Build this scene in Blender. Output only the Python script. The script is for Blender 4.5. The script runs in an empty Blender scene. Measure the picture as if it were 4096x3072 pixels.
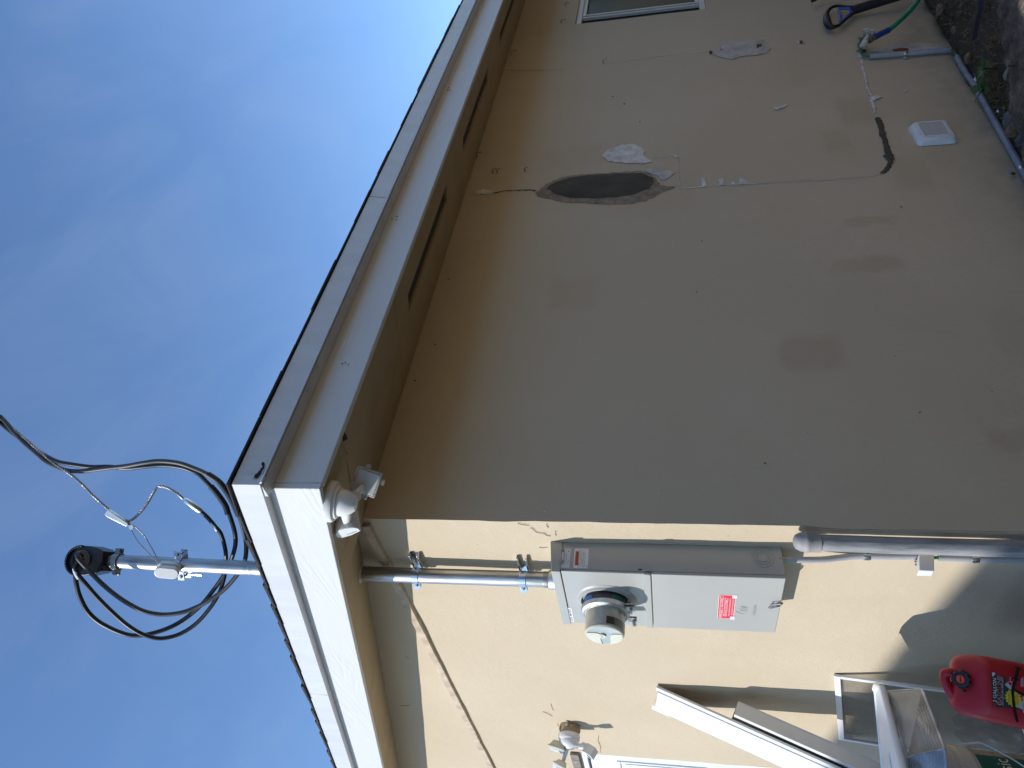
import bpy, math, random
from mathutils import Vector as V, Matrix
random.seed(7)
scene = bpy.context.scene
COL = scene.collection
R_ = math.radians

# ------------------------------------------------------------------ camera
CAM_LOC = V((-1.482625, -2.199902, 1.5))
YAW, PITCH, ROLL, FPX = 0.7902538, 0.1986696, -0.0211630, 2944.4626
F_ = V((math.cos(PITCH)*math.cos(YAW), math.cos(PITCH)*math.sin(YAW), math.sin(PITCH)))
_r = V((math.sin(YAW), -math.cos(YAW), 0)); _u = _r.cross(F_)
RT = _r*math.cos(ROLL) + _u*math.sin(ROLL)
UP = _u*math.cos(ROLL) - _r*math.sin(ROLL)
cam_data = bpy.data.cameras.new("camera")
cam = bpy.data.objects.new("camera", cam_data); COL.objects.link(cam)
cam_data.sensor_fit = 'HORIZONTAL'; cam_data.sensor_width = 36.0
cam_data.lens = 36.0*FPX/4096.0
cam_data.clip_start = 0.02; cam_data.clip_end = 800
X_, Y_, Z_ = -UP, RT, -F_                 # the picture was taken with the phone on its side
cam.matrix_world = Matrix(((X_.x, Y_.x, Z_.x, CAM_LOC.x), (X_.y, Y_.y, Z_.y, CAM_LOC.y),
                           (X_.z, Y_.z, Z_.z, CAM_LOC.z), (0, 0, 0, 1)))
scene.camera = cam

# ------------------------------------------------------------------ light
SUN_TRAVEL = V((1.0, -0.25, -0.641)).normalized()
SUN_EL = math.asin(-SUN_TRAVEL.z)
SUN_AZ = math.atan2(-SUN_TRAVEL.x, -SUN_TRAVEL.y)     # from +Y towards +X
sun_data = bpy.data.lights.new("sun", 'SUN')
sun_data.energy = 2.6; sun_data.angle = R_(0.53); sun_data.color = (1.0, 0.985, 0.965)
sun = bpy.data.objects.new("sun", sun_data); COL.objects.link(sun)
sun.rotation_euler = SUN_TRAVEL.to_track_quat('-Z', 'Y').to_euler()
sun.location = (-20, 6, 14)

world = bpy.data.worlds.new("World"); scene.world = world; world.use_nodes = True
wn = world.node_tree; wn.nodes.clear()
w_out = wn.nodes.new('ShaderNodeOutputWorld'); w_bg = wn.nodes.new('ShaderNodeBackground')
sky = wn.nodes.new('ShaderNodeTexSky'); sky.sky_type = 'NISHITA'; sky.sun_disc = False
sky.sun_elevation = SUN_EL; sky.sun_rotation = SUN_AZ
sky.air_density = 1.0; sky.dust_density = 0.12; sky.ozone_density = 5.5
w_co = wn.nodes.new('ShaderNodeTexCoord'); w_map = wn.nodes.new('ShaderNodeMapping')
w_map.inputs['Scale'].default_value = (2.2, 5.0, 3.0); w_map.inputs['Rotation'].default_value = (0.3, 0.5, 0.7)
w_nz = wn.nodes.new('ShaderNodeTexNoise'); w_nz.inputs['Scale'].default_value = 1.6
w_nz.inputs['Detail'].default_value = 6; w_nz.inputs['Roughness'].default_value = 0.55; w_nz.inputs['Distortion'].default_value = 0.6
w_rmp = wn.nodes.new('ShaderNodeMapRange'); w_rmp.inputs['From Min'].default_value = 0.42; w_rmp.inputs['From Max'].default_value = 0.80
w_rmp.inputs['To Min'].default_value = 0.0; w_rmp.inputs['To Max'].default_value = 0.075
w_mix = wn.nodes.new('ShaderNodeMixRGB'); w_mix.inputs['Color2'].default_value = (3.6, 3.9, 4.5, 1)
wn.links.new(w_co.outputs['Generated'], w_map.inputs['Vector']); wn.links.new(w_map.outputs[0], w_nz.inputs['Vector'])
wn.links.new(w_nz.outputs['Fac'], w_rmp.inputs['Value']); wn.links.new(w_rmp.outputs[0], w_mix.inputs['Fac'])
wn.links.new(sky.outputs[0], w_mix.inputs['Color1']); wn.links.new(w_mix.outputs[0], w_bg.inputs['Color'])
w_bg.inputs['Strength'].default_value = 0.125
wn.links.new(w_bg.outputs[0], w_out.inputs['Surface'])

scene.view_settings.view_transform = 'Standard'; scene.view_settings.look = 'None'
scene.view_settings.gamma = 1.0; scene.view_settings.use_curve_mapping = False
scene.view_settings.exposure = 0.78
scene.cycles.max_bounces = 10; scene.cycles.diffuse_bounces = 5; scene.cycles.transparent_max_bounces = 24

# ------------------------------------------------------------------ survey: sight lines onto the planes of the place
def ray(px, py):
    return F_*FPX + RT*((3072-py)-1536) - UP*(px-2048)
def A(px, py, off=0.0):                    # on the sunny gable wall (x = -off)
    d = ray(px, py); return CAM_LOC + d*((-off-CAM_LOC.x)/d.x)
def B(px, py, off=0.0):                    # on the shaded eave wall (y = -off)
    d = ray(px, py); return CAM_LOC + d*((-off-CAM_LOC.y)/d.y)
def G(px, py, z):
    d = ray(px, py); return CAM_LOC + d*((z-CAM_LOC.z)/d.z)
def YP(px, py, y):
    d = ray(px, py); return CAM_LOC + d*((y-CAM_LOC.y)/d.y)
def D(px, py, dist):
    return CAM_LOC + ray(px, py)*(dist/FPX)

# ------------------------------------------------------------------ materials
MATS = {}
def mat(name, col, rough=0.6, metal=0.0, var=0.0, vscale=8.0, bump=0.0, bscale=60.0, spec=0.5, coat=0.0, vstretch=(1, 1, 1), col2=None, bdist=0.002, detail=6):
    if name in MATS: return MATS[name]
    m = bpy.data.materials.new(name); m.use_nodes = True
    nt = m.node_tree; b = nt.nodes['Principled BSDF']
    b.inputs['Base Color'].default_value = (*col, 1); b.inputs['Roughness'].default_value = rough
    b.inputs['Metallic'].default_value = metal; b.inputs['Specular IOR Level'].default_value = spec
    b.inputs['Coat Weight'].default_value = coat
    tc = nt.nodes.new('ShaderNodeTexCoord'); mp = nt.nodes.new('ShaderNodeMapping')
    mp.inputs['Scale'].default_value = vstretch
    nt.links.new(tc.outputs['Object'], mp.inputs['Vector'])
    if var or col2:
        n = nt.nodes.new('ShaderNodeTexNoise'); n.inputs['Scale'].default_value = vscale; n.inputs['Detail'].default_value = detail
        n.inputs['Roughness'].default_value = 0.62
        nt.links.new(mp.outputs[0], n.inputs['Vector'])
        mr = nt.nodes.new('ShaderNodeMapRange'); mr.inputs['From Min'].default_value = 0.3; mr.inputs['From Max'].default_value = 0.7
        nt.links.new(n.outputs['Fac'], mr.inputs['Value'])
        mx = nt.nodes.new('ShaderNodeMixRGB')
        c2 = col2 if col2 else tuple(max(0, c*(1-var)) for c in col)
        c1 = col if col2 else tuple(min(1, c*(1+var*0.5)) for c in col)
        mx.inputs['Color1'].default_value = (*c2, 1); mx.inputs['Color2'].default_value = (*c1, 1)
        nt.links.new(mr.outputs[0], mx.inputs['Fac']); nt.links.new(mx.outputs[0], b.inputs['Base Color'])
        rr = nt.nodes.new('ShaderNodeMapRange'); rr.inputs['To Min'].default_value = min(1, rough*1.15); rr.inputs['To Max'].default_value = rough*0.85
        nt.links.new(n.outputs['Fac'], rr.inputs['Value']); nt.links.new(rr.outputs[0], b.inputs['Roughness'])
    if bump:
        n2 = nt.nodes.new('ShaderNodeTexNoise'); n2.inputs['Scale'].default_value = bscale; n2.inputs['Detail'].default_value = 4
        nt.links.new(mp.outputs[0], n2.inputs['Vector'])
        bp = nt.nodes.new('ShaderNodeBump'); bp.inputs['Strength'].default_value = bump; bp.inputs['Distance'].default_value = bdist
        nt.links.new(n2.outputs['Fac'], bp.inputs['Height']); nt.links.new(bp.outputs[0], b.inputs['Normal'])
    MATS[name] = m; return m

def stucco_material():
    m = bpy.data.materials.new('painted_stucco'); m.use_nodes = True
    nt = m.node_tree; L = nt.links.new; N = nt.nodes.new
    b = nt.nodes['Principled BSDF']; b.inputs['Roughness'].default_value = 0.72; b.inputs['Specular IOR Level'].default_value = 0.35
    geo = N('ShaderNodeNewGeometry'); pos = geo.outputs['Position']
    def noise(scale, detail=5, rough=0.55, stretch=None, dist=0.0):
        n = N('ShaderNodeTexNoise'); n.inputs['Scale'].default_value = scale; n.inputs['Detail'].default_value = detail
        n.inputs['Roughness'].default_value = rough; n.inputs['Distortion'].default_value = dist
        if stretch:
            mp = N('ShaderNodeMapping'); mp.inputs['Scale'].default_value = stretch; L(pos, mp.inputs['Vector']); L(mp.outputs[0], n.inputs['Vector'])
        else: L(pos, n.inputs['Vector'])
        return n.outputs['Fac']
    def rng(x, a, c, lo=0.0, hi=1.0):
        r = N('ShaderNodeMapRange'); r.interpolation_type = 'SMOOTHSTEP'
        for k, v in (('From Min', a), ('From Max', c), ('To Min', lo), ('To Max', hi)): r.inputs[k].default_value = v
        L(x, r.inputs['Value']); return r.outputs[0]
    def math_(op, x, y=None):
        n = N('ShaderNodeMath'); n.operation = op
        if hasattr(x, 'default_value') or not isinstance(x, (int, float)): L(x, n.inputs[0])
        else: n.inputs[0].default_value = x
        if y is not None:
            if isinstance(y, (int, float)): n.inputs[1].default_value = y
            else: L(y, n.inputs[1])
        return n.outputs[0]
    def mix(fac, c1, c2):
        x = N('ShaderNodeMixRGB')
        if isinstance(fac, (int, float)): x.inputs['Fac'].default_value = fac
        else: L(fac, x.inputs['Fac'])
        for s, c in (('Color1', c1), ('Color2', c2)):
            if isinstance(c, tuple): x.inputs[s].default_value = (*c, 1)
            else: L(c, x.inputs[s])
        return x.outputs[0]
    col = mix(rng(noise(1.1, 5), 0.35, 0.7), STUCCO_A, STUCCO_B)
    col = mix(rng(noise(3.3, 6, 0.6, (1, 1, 0.35)), 0.56, 0.78, 0, 0.35), col, STUCCO_C)
    # broad brush patches of an older coat
    sep = N('ShaderNodeSeparateXYZ'); L(pos, sep.inputs[0]); px, py, pz = sep.outputs
    wob = noise(9, 4); wx = math_('ADD', px, math_('MULTIPLY', math_('SUBTRACT', wob, 0.5), 0.10))
    wz = math_('ADD', pz, math_('MULTIPLY', math_('SUBTRACT', noise(7, 4, 0.5, (1.3, 1, 1.7)), 0.5), 0.10))
    for (cx, cz, hx, hz, k) in STAINS:
        fx = rng(math_('ABSOLUTE', math_('SUBTRACT', wx, cx)), hx*0.45, hx*1.12, 1, 0)
        fz = rng(math_('ABSOLUTE', math_('SUBTRACT', wz, cz)), hz*0.6, hz*1.1, 1, 0)
        fb = rng(py, -0.02, 0.02, 1, 0)
        col = mix(math_('MULTIPLY', math_('MULTIPLY', math_('MULTIPLY', fx, fz), fb), k), col, STAIN_COL)
    # small chips and dirt specks
    vor = N('ShaderNodeTexVoronoi'); vor.inputs['Scale'].default_value = 26; vor.inputs['Randomness'].default_value = 1; L(pos, vor.inputs['Vector'])
    speck = math_('MULTIPLY', rng(vor.outputs['Distance'], 0.035, 0.07, 1, 0), rng(noise(2.7, 3), 0.5, 0.66))
    col = mix(math_('MULTIPLY', speck, 0.55), col, (0.16, 0.12, 0.085))
    # splash dirt near the ground
    low = math_('MULTIPLY', rng(math_('ADD', pz, math_('MULTIPLY', math_('SUBTRACT', noise(6, 5), 0.5), 0.35)), -0.32, 0.02, 1, 0), rng(noise(11, 4), 0.35, 0.6, 0.4, 1))
    col = mix(math_('MULTIPLY', low, 0.3), col, (0.17, 0.15, 0.125))
    L(col, b.inputs['Base Color'])
    h = math_('ADD', math_('MULTIPLY', noise(150, 3, 0.6), 0.5), math_('MULTIPLY', noise(46, 4, 0.6, (1, 1, 0.7)), 0.9))
    h = math_('ADD', math_('MULTIPLY', h, rng(noise(2.2, 3), 0.3, 0.68, 0.25, 1.0)), math_('MULTIPLY', noise(7, 3), 1.3))
    h = math_('SUBTRACT', h, math_('MULTIPLY', speck, 0.6))
    bp = N('ShaderNodeBump'); bp.inputs['Strength'].default_value = 0.55; bp.inputs['Distance'].default_value = 0.006
    L(h, bp.inputs['Height']); L(bp.outputs[0], b.inputs['Normal'])
    return m
STUCCO_A = (0.520, 0.426, 0.294); STUCCO_B = (0.555, 0.458, 0.322); STUCCO_C = (0.500, 0.398, 0.268)
STAIN_COL = (0.395, 0.275, 0.165)
STAINS = [(0.84, 0.89, 0.12, 0.14, .75), (1.41, 0.56, 0.07, 0.16, .7), (1.76, 0.49, 0.05, 0.14, .7), (1.30, 1.90, 0.15, 0.13, .45), (0.37, 0.29, 0.06, 0.08, .7), (2.17, 0.21, 0.20, 0.09, .45),
          (2.90, 0.34, 0.22, 0.11, .6), (2.55, 0.50, 0.16, 0.08, .5), (2.36, 0.02, 0.2, 0.08, .35), (2.15, 1.55, 0.26, 0.30, .3), (2.62, 1.9, 0.16, 0.30, .3), (0.9, 0.12, 0.2, 0.08, .3)]
M_STUCCO = stucco_material()
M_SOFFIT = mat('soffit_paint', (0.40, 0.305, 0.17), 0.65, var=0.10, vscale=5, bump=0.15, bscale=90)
M_STRIP = mat('strip_paint', (0.55, 0.44, 0.31), 0.65, var=0.35, vscale=14, bump=0.5, bscale=40, bdist=0.004)
def wood_white():
    m = bpy.data.materials.new('white_painted_wood'); m.use_nodes = True
    nt = m.node_tree; L = nt.links.new; N = nt.nodes.new; b = nt.nodes['Principled BSDF']
    b.inputs['Roughness'].default_value = 0.5
    tc = N('ShaderNodeTexCoord')
    mp = N('ShaderNodeMapping'); mp.inputs['Scale'].default_value = (0.35, 0.35, 3.0); L(tc.outputs['Object'], mp.inputs[0])
    n = N('ShaderNodeTexNoise'); n.inputs['Scale'].default_value = 3.2; n.inputs['Detail'].default_value = 3; n.inputs['Distortion'].default_value = 1.4; L(mp.outputs[0], n.inputs['Vector'])
    w = N('ShaderNodeMath'); w.operation = 'MULTIPLY'; w.inputs[1].default_value = 34; L(n.outputs['Fac'], w.inputs[0])
    s = N('ShaderNodeMath'); s.operation = 'SINE'; L(w.outputs[0], s.inputs[0])
    n2 = N('ShaderNodeTexNoise'); n2.inputs['Scale'].default_value = 1.3; L(tc.outputs['Object'], n2.inputs['Vector'])
    mr = N('ShaderNodeMapRange'); mr.inputs['From Min'].default_value = 0.45; mr.inputs['From Max'].default_value = 0.65; L(n2.outputs['Fac'], mr.inputs['Value'])
    mu = N('ShaderNodeMath'); mu.operation = 'MULTIPLY'; L(s.outputs[0], mu.inputs[0]); L(mr.outputs[0], mu.inputs[1])
    bp = N('ShaderNodeBump'); bp.inputs['Strength'].default_value = 0.22; bp.inputs['Distance'].default_value = 0.004
    L(mu.outputs[0], bp.inputs['Height']); L(bp.outputs[0], b.inputs['Normal'])
    v = N('ShaderNodeTexVoronoi'); v.inputs['Scale'].default_value = 17; L(tc.outputs['Object'], v.inputs['Vector'])
    r1 = N('ShaderNodeMapRange'); r1.inputs['From Min'].default_value = 0.03; r1.inputs['From Max'].default_value = 0.07; r1.inputs['To Min'].default_value = 1; r1.inputs['To Max'].default_value = 0
    L(v.outputs['Distance'], r1.inputs['Value'])
    n3 = N('ShaderNodeTexNoise'); n3.inputs['Scale'].default_value = 5; L(tc.outputs['Object'], n3.inputs['Vector'])
    r2 = N('ShaderNodeMapRange'); r2.inputs['From Min'].default_value = 0.55; r2.inputs['From Max'].default_value = 0.62; L(n3.outputs['Fac'], r2.inputs['Value'])
    m2 = N('ShaderNodeMath'); m2.operation = 'MULTIPLY'; L(r1.outputs[0], m2.inputs[0]); L(r2.outputs[0], m2.inputs[1])
    mx = N('ShaderNodeMixRGB'); mx.inputs['Color1'].default_value = (0.605, 0.605, 0.59, 1); mx.inputs['Color2'].default_value = (0.22, 0.2, 0.17, 1)
    L(m2.outputs[0], mx.inputs['Fac']); L(mx.outputs[0], b.inputs['Base Color'])
    return m
M_WOOD = wood_white()
M_FLASH = mat('white_trim_metal', (0.59, 0.595, 0.59), 0.42, var=0.10, vscale=2.2, vstretch=(5, 5, 0.8), bump=0.06, bscale=12)
M_BLACK = mat('dark_void', (0.012, 0.011, 0.010), 0.9)
M_SHINGLE = mat('dark_shingle', (0.035, 0.034, 0.035), 0.9, var=0.5, vscale=60, bump=0.6, bscale=200)
M_MESH = mat('vent_mesh', (0.05, 0.042, 0.032), 0.8, var=0.4, vscale=300)
M_GALV = mat('galvanised_steel', (0.50, 0.49, 0.47), 0.42, 1.0, var=0.55, vscale=7, vstretch=(9, 9, 0.6), bump=0.08, bscale=50)
M_ZINC = mat('bright_zinc', (0.66, 0.69, 0.73), 0.27, 1.0, var=0.25, vscale=22)
M_ALU = mat('cast_aluminium', (0.60, 0.60, 0.60), 0.45, 1.0, var=0.2, vscale=40, bump=0.15, bscale=120)
M_STEEL = mat('dull_steel', (0.36, 0.35, 0.33), 0.45, 1.0, var=0.3, vscale=30)
M_BPLAST = mat('black_plastic', (0.014, 0.014, 0.015), 0.38, var=0.3, vscale=25)
M_CABLE = mat('black_cable', (0.022, 0.022, 0.024), 0.42, var=0.4, vscale=14)
M_CABLE2 = mat('sunlit_cable', (0.055, 0.054, 0.055), 0.5, var=0.4, vscale=10)  # paler copy of the black cable, sunlight put into the colour
M_WIRE = mat('bare_strand', (0.40, 0.38, 0.36), 0.5, 1.0, var=0.4, vscale=90)
M_TAPE = mat('white_tape', (0.72, 0.72, 0.72), 0.5, var=0.2, vscale=80)
M_BOX = mat('grey_enamel', (0.385, 0.38, 0.345), 0.38, var=0.05, vscale=3, bump=0.03, bscale=300, coat=0.15)
M_BOXD = mat('grey_enamel_edge', (0.37, 0.37, 0.35), 0.45, var=0.06, vscale=4)
M_CREAM = mat('aged_cream_plastic', (0.63, 0.60, 0.46), 0.35, var=0.14, vscale=18, coat=0.4)
M_MSIDE = mat('aged_clear_cover', (0.47, 0.435, 0.33), 0.25, var=0.28, vscale=9, coat=0.8)
M_MGLASS = mat('meter_window', (0.40, 0.42, 0.39), 0.2, var=0.35, vscale=9, coat=0.5)
M_MDARK = mat('meter_dark', (0.05, 0.048, 0.04), 0.25, coat=0.6, var=0.3, vscale=20)
M_SOCK = mat('socket_grey', (0.075, 0.075, 0.08), 0.5, var=0.3, vscale=15)
M_BLUE = mat('blue_sticker', (0.045, 0.22, 0.50), 0.4)
M_GREEN = mat('green_sticker', (0.01, 0.12, 0.065), 0.5)
M_LAB = mat('label_white', (0.72, 0.72, 0.70), 0.45)
M_LAB2 = mat('label_silver', (0.60, 0.60, 0.60), 0.4)
M_INK = mat('label_ink', (0.03, 0.03, 0.03), 0.6)
M_INKG = mat('label_ink_grey', (0.20, 0.20, 0.21), 0.6)
M_ORANGE = mat('label_orange', (0.62, 0.12, 0.03), 0.5)
M_RED = mat('label_red', (0.66, 0.02, 0.045), 0.4)
M_WHITEP = mat('white_plastic', (0.74, 0.74, 0.72), 0.4, var=0.05, vscale=10)
M_LENSG = mat('frosted_lens', (0.55, 0.56, 0.56), 0.3, coat=0.5, var=0.08, vscale=20)
M_SENS = mat('grey_sensor_lens', (0.22, 0.215, 0.22), 0.3, coat=0.3)
M_OLDP = mat('yellowed_plastic', (0.60, 0.575, 0.44), 0.45, var=0.12, vscale=16)
M_TANB = mat('tan_junction_box', (0.40, 0.285, 0.165), 0.6, var=0.2, vscale=18, bump=0.2, bscale=60)
M_PIPEG = mat('dark_grey_pipe', (0.33, 0.33, 0.33), 0.45, var=0.62, vscale=9, vstretch=(4, 4, 0.5), bump=0.25, bscale=70, bdist=0.003)
M_CAP = mat('grey_cap', (0.33, 0.315, 0.30), 0.6, var=0.2, vscale=25, bump=0.15, bscale=80)
M_PVC = mat('grey_pvc', (0.36, 0.36, 0.375), 0.5, var=0.14, vscale=12)
M_PVCB = mat('blue_grey_pvc', (0.27, 0.29, 0.345), 0.45, var=0.12, vscale=14)
M_GWIRE = mat('green_wire', (0.012, 0.17, 0.065), 0.4)
M_HOSE = mat('green_hose', (0.012, 0.23, 0.115), 0.42, var=0.2, vscale=20)
M_HBLUE = mat('blue_sleeve', (0.02, 0.055, 0.22), 0.5, var=0.2, vscale=30)
M_BRASS = mat('weathered_brass', (0.25, 0.20, 0.13), 0.55, 0.6, var=0.4, vscale=60)
M_OFFW = mat('flaking_white_paint', (0.56, 0.52, 0.44), 0.7, var=0.3, vscale=45, bump=0.3, bscale=100)
M_HBLK = mat('black_rubber', (0.014, 0.014, 0.016), 0.55, var=0.3, vscale=40)
M_HGBL = mat('blue_grip', (0.03, 0.11, 0.42), 0.5, var=0.1, vscale=30)
M_CEM = mat('dark_cement', (0.072, 0.068, 0.048), 0.9, var=0.35, vscale=9, bump=0.6, bscale=45, bdist=0.006, vstretch=(1, 1, 0.5))
M_SPACK = mat('white_filler', (0.70, 0.665, 0.60), 0.75, var=0.42, vscale=14, bump=0.3, bscale=50)
M_FILLG = mat('grey_filler', (0.52, 0.485, 0.415), 0.8, var=0.35, vscale=12, bump=0.3, bscale=50)
M_CRACK = mat('crack_shadow', (0.075, 0.06, 0.045), 0.9)
M_CRACKL = mat('hairline_crack', (0.43, 0.35, 0.245), 0.9)
M_RUST = mat('rust', (0.24, 0.055, 0.012), 0.8, var=0.4, vscale=40)
M_DIRT = mat('dirt', (0.17, 0.105, 0.055), 0.95, bump=1.0, bscale=45, bdist=0.015, vscale=16, col2=(0.04, 0.026, 0.014))
M_CONC = mat('rough_concrete', (0.23, 0.18, 0.13), 0.9, bump=1.0, bscale=38, bdist=0.03, vscale=11, col2=(0.05, 0.038, 0.028))
M_YARD = mat('yard_ground', (0.07, 0.052, 0.030), 0.95, bump=0.6, bscale=20, bdist=0.01, vscale=3, col2=(0.05, 0.038, 0.02))
M_LEAF = mat('leaf_green', (0.05, 0.13, 0.028), 0.5, var=0.45, vscale=12)
M_LEAFD = mat('leaf_dark', (0.020, 0.055, 0.015), 0.55, var=0.4, vscale=20)
M_LEAFG = mat('leaf_pale', (0.18, 0.22, 0.16), 0.6, var=0.3, vscale=20)
M_STRAW = mat('dry_grass', (0.34, 0.25, 0.12), 0.85, vscale=30, col2=(0.06, 0.055, 0.022))
M_LITTER = mat('leaf_litter', (0.26, 0.13, 0.06), 0.9, vscale=30, col2=(0.045, 0.03, 0.02))
M_ROCK = mat('grey_rock', (0.17, 0.165, 0.16), 0.9, bump=0.7, bscale=40, vscale=16, col2=(0.075, 0.075, 0.072))
M_ROCKB = mat('tan_rock', (0.30, 0.20, 0.11), 0.9, bump=0.6, bscale=50, vscale=30, col2=(0.14, 0.08, 0.045))
M_PAPER = mat('paper_scrap', (0.66, 0.66, 0.65), 0.8)
M_CANR = mat('red_can_plastic', (0.40, 0.008, 0.018), 0.42, var=0.10, vscale=9, bump=0.04, bscale=200)
M_CANY = mat('label_yellow', (0.62, 0.50, 0.03), 0.5)
M_CANG = mat('label_grey', (0.42, 0.42, 0.44), 0.5)
M_CANO = mat('orange_spout', (0.62, 0.06, 0.035), 0.4)
M_MARK = mat('black_marker', (0.006, 0.006, 0.007), 0.3)
M_LABR = mat('label_deep_red', (0.36, 0.01, 0.02), 0.5)
M_LABB = mat('label_navy', (0.02, 0.03, 0.16), 0.5)
M_PAIL = mat('pale_grey_pail', (0.52, 0.52, 0.49), 0.45, var=0.06, vscale=8)
M_PAILG = mat('pail_green_label', (0.008, 0.10, 0.075), 0.4)
M_PAILL = mat('pail_wood_label', (0.50, 0.40, 0.31), 0.5, vscale=16, vstretch=(1, 1, 9), col2=(0.22, 0.16, 0.115))
M_GUT = mat('white_vinyl', (0.66, 0.655, 0.625), 0.42, var=0.06, vscale=9, bump=0.04, bscale=60)
M_WBENCH = mat('weathered_board', (0.42, 0.35, 0.27), 0.85, var=0.4, vscale=6, vstretch=(1, 8, 8), bump=0.4, bscale=30)
M_DOORW = mat('white_door_paint', (0.70, 0.72, 0.73), 0.4, var=0.04, vscale=5)
M_TRIMB = mat('weathered_header', (0.26, 0.225, 0.19), 0.85, var=0.5, vscale=30, bump=0.5, bscale=70, bdist=0.004)
M_WINF = mat('window_vinyl', (0.60, 0.585, 0.53), 0.45, var=0.08, vscale=14)
M_WGLASS = mat('dark_window_glass', (0.007, 0.008, 0.010), 0.35, spec=0.12)
M_FARW = mat('shadow_block', (0.50, 0.47, 0.42), 0.8, var=0.1, vscale=2)
M_TUB = mat('dark_tub', (0.05, 0.052, 0.06), 0.5, var=0.2, vscale=14)

def clear_mat(name, tint, glossw, rough=0.12, dens=0.0, dcol=(0.7, 0.7, 0.72)):
    m = bpy.data.materials.new(name); m.use_nodes = True
    nt = m.node_tree; nt.nodes.clear(); N = nt.nodes.new; L = nt.links.new
    o = N('ShaderNodeOutputMaterial'); t = N('ShaderNodeBsdfTransparent'); t.inputs[0].default_value = (*tint, 1)
    g = N('ShaderNodeBsdfGlossy'); g.inputs['Roughness'].default_value = rough
    d = N('ShaderNodeBsdfDiffuse'); d.inputs[0].default_value = (*dcol, 1)
    fr = N('ShaderNodeFresnel'); fr.inputs[0].default_value = 1.45
    mu = N('ShaderNodeMath'); mu.operation = 'MULTIPLY_ADD'; mu.inputs[1].default_value = glossw; mu.inputs[2].default_value = 0.02; L(fr.outputs[0], mu.inputs[0])
    nz = N('ShaderNodeTexNoise'); nz.inputs['Scale'].default_value = 14; tc = N('ShaderNodeTexCoord'); L(tc.outputs['Object'], nz.inputs['Vector'])
    mr = N('ShaderNodeMapRange'); mr.inputs['From Min'].default_value = 0.35; mr.inputs['From Max'].default_value = 0.75
    mr.inputs['To Min'].default_value = dens*0.5; mr.inputs['To Max'].default_value = dens*1.5; L(nz.outputs['Fac'], mr.inputs['Value'])
    m1 = N('ShaderNodeMixShader'); L(mr.outputs[0], m1.inputs[0]); L(t.outputs[0], m1.inputs[1]); L(d.outputs[0], m1.inputs[2])
    m2 = N('ShaderNodeMixShader'); L(mu.outputs[0], m2.inputs[0]); L(m1.outputs[0], m2.inputs[1]); L(g.outputs[0], m2.inputs[2])
    L(m2.outputs[0], o.inputs[0]); MATS[name] = m; return m
M_CLEAR = clear_mat('clear_plastic', (0.92, 0.92, 0.91), 1.0, 0.12, 0.22, (0.80, 0.79, 0.77))
M_CLEARE = clear_mat('clear_plastic_edge', (0.80, 0.81, 0.82), 1.0, 0.10, 0.65, (0.82, 0.82, 0.82))
M_BAG = clear_mat('plastic_film', (0.80, 0.80, 0.82), 0.7, 0.25, 0.22, (0.5, 0.5, 0.52))
M_SCREEN = clear_mat('insect_mesh', (0.76, 0.755, 0.74), 0.0, 0.5, 0.20, (0.26, 0.25, 0.24))
M_CLEARW = clear_mat('lens_cover', (0.92, 0.92, 0.92), 1.0, 0.08, 0.28, (0.75, 0.75, 0.75))

# ------------------------------------------------------------------ mesh builder
_TXT = {}
def text_geo(s):
    if s in _TXT: return _TXT[s]
    cu = bpy.data.curves.new('lettering', 'FONT'); cu.body = s; cu.size = 1.0; cu.resolution_u = 2
    ob = bpy.data.objects.new('lettering', cu); COL.objects.link(ob)
    dg = bpy.context.evaluated_depsgraph_get(); me = bpy.data.meshes.new_from_object(ob.evaluated_get(dg))
    vs = [v.co.copy() for v in me.vertices]; fs = [tuple(p.vertices) for p in me.polygons]
    bpy.data.objects.remove(ob); bpy.data.curves.remove(cu); bpy.data.meshes.remove(me)
    _TXT[s] = (vs, fs); return vs, fs

class Frame:
    def __init__(s, o, ex, ey):
        s.o = V(o); s.ex = V(ex).normalized(); s.n = s.ex.cross(V(ey)).normalized(); s.ey = s.n.cross(s.ex)
    def p(s, x, y, z=0.0): return s.o + s.ex*x + s.ey*y + s.n*z

def smooth_path(pts, k=6):
    pts = [V(p) for p in pts]
    if len(pts) < 3: return pts
    out = []
    P = [pts[0]*2-pts[1]] + pts + [pts[-1]*2-pts[-2]]
    for i in range(1, len(P)-2):
        a, b, c, d = P[i-1], P[i], P[i+1], P[i+2]
        for j in range(k):
            t = j/k
            out.append(0.5*((2*b) + (c-a)*t + (2*a-5*b+4*c-d)*t*t + (3*b-a-3*c+d)*t*t*t))
    out.append(pts[-1]); return out

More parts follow.
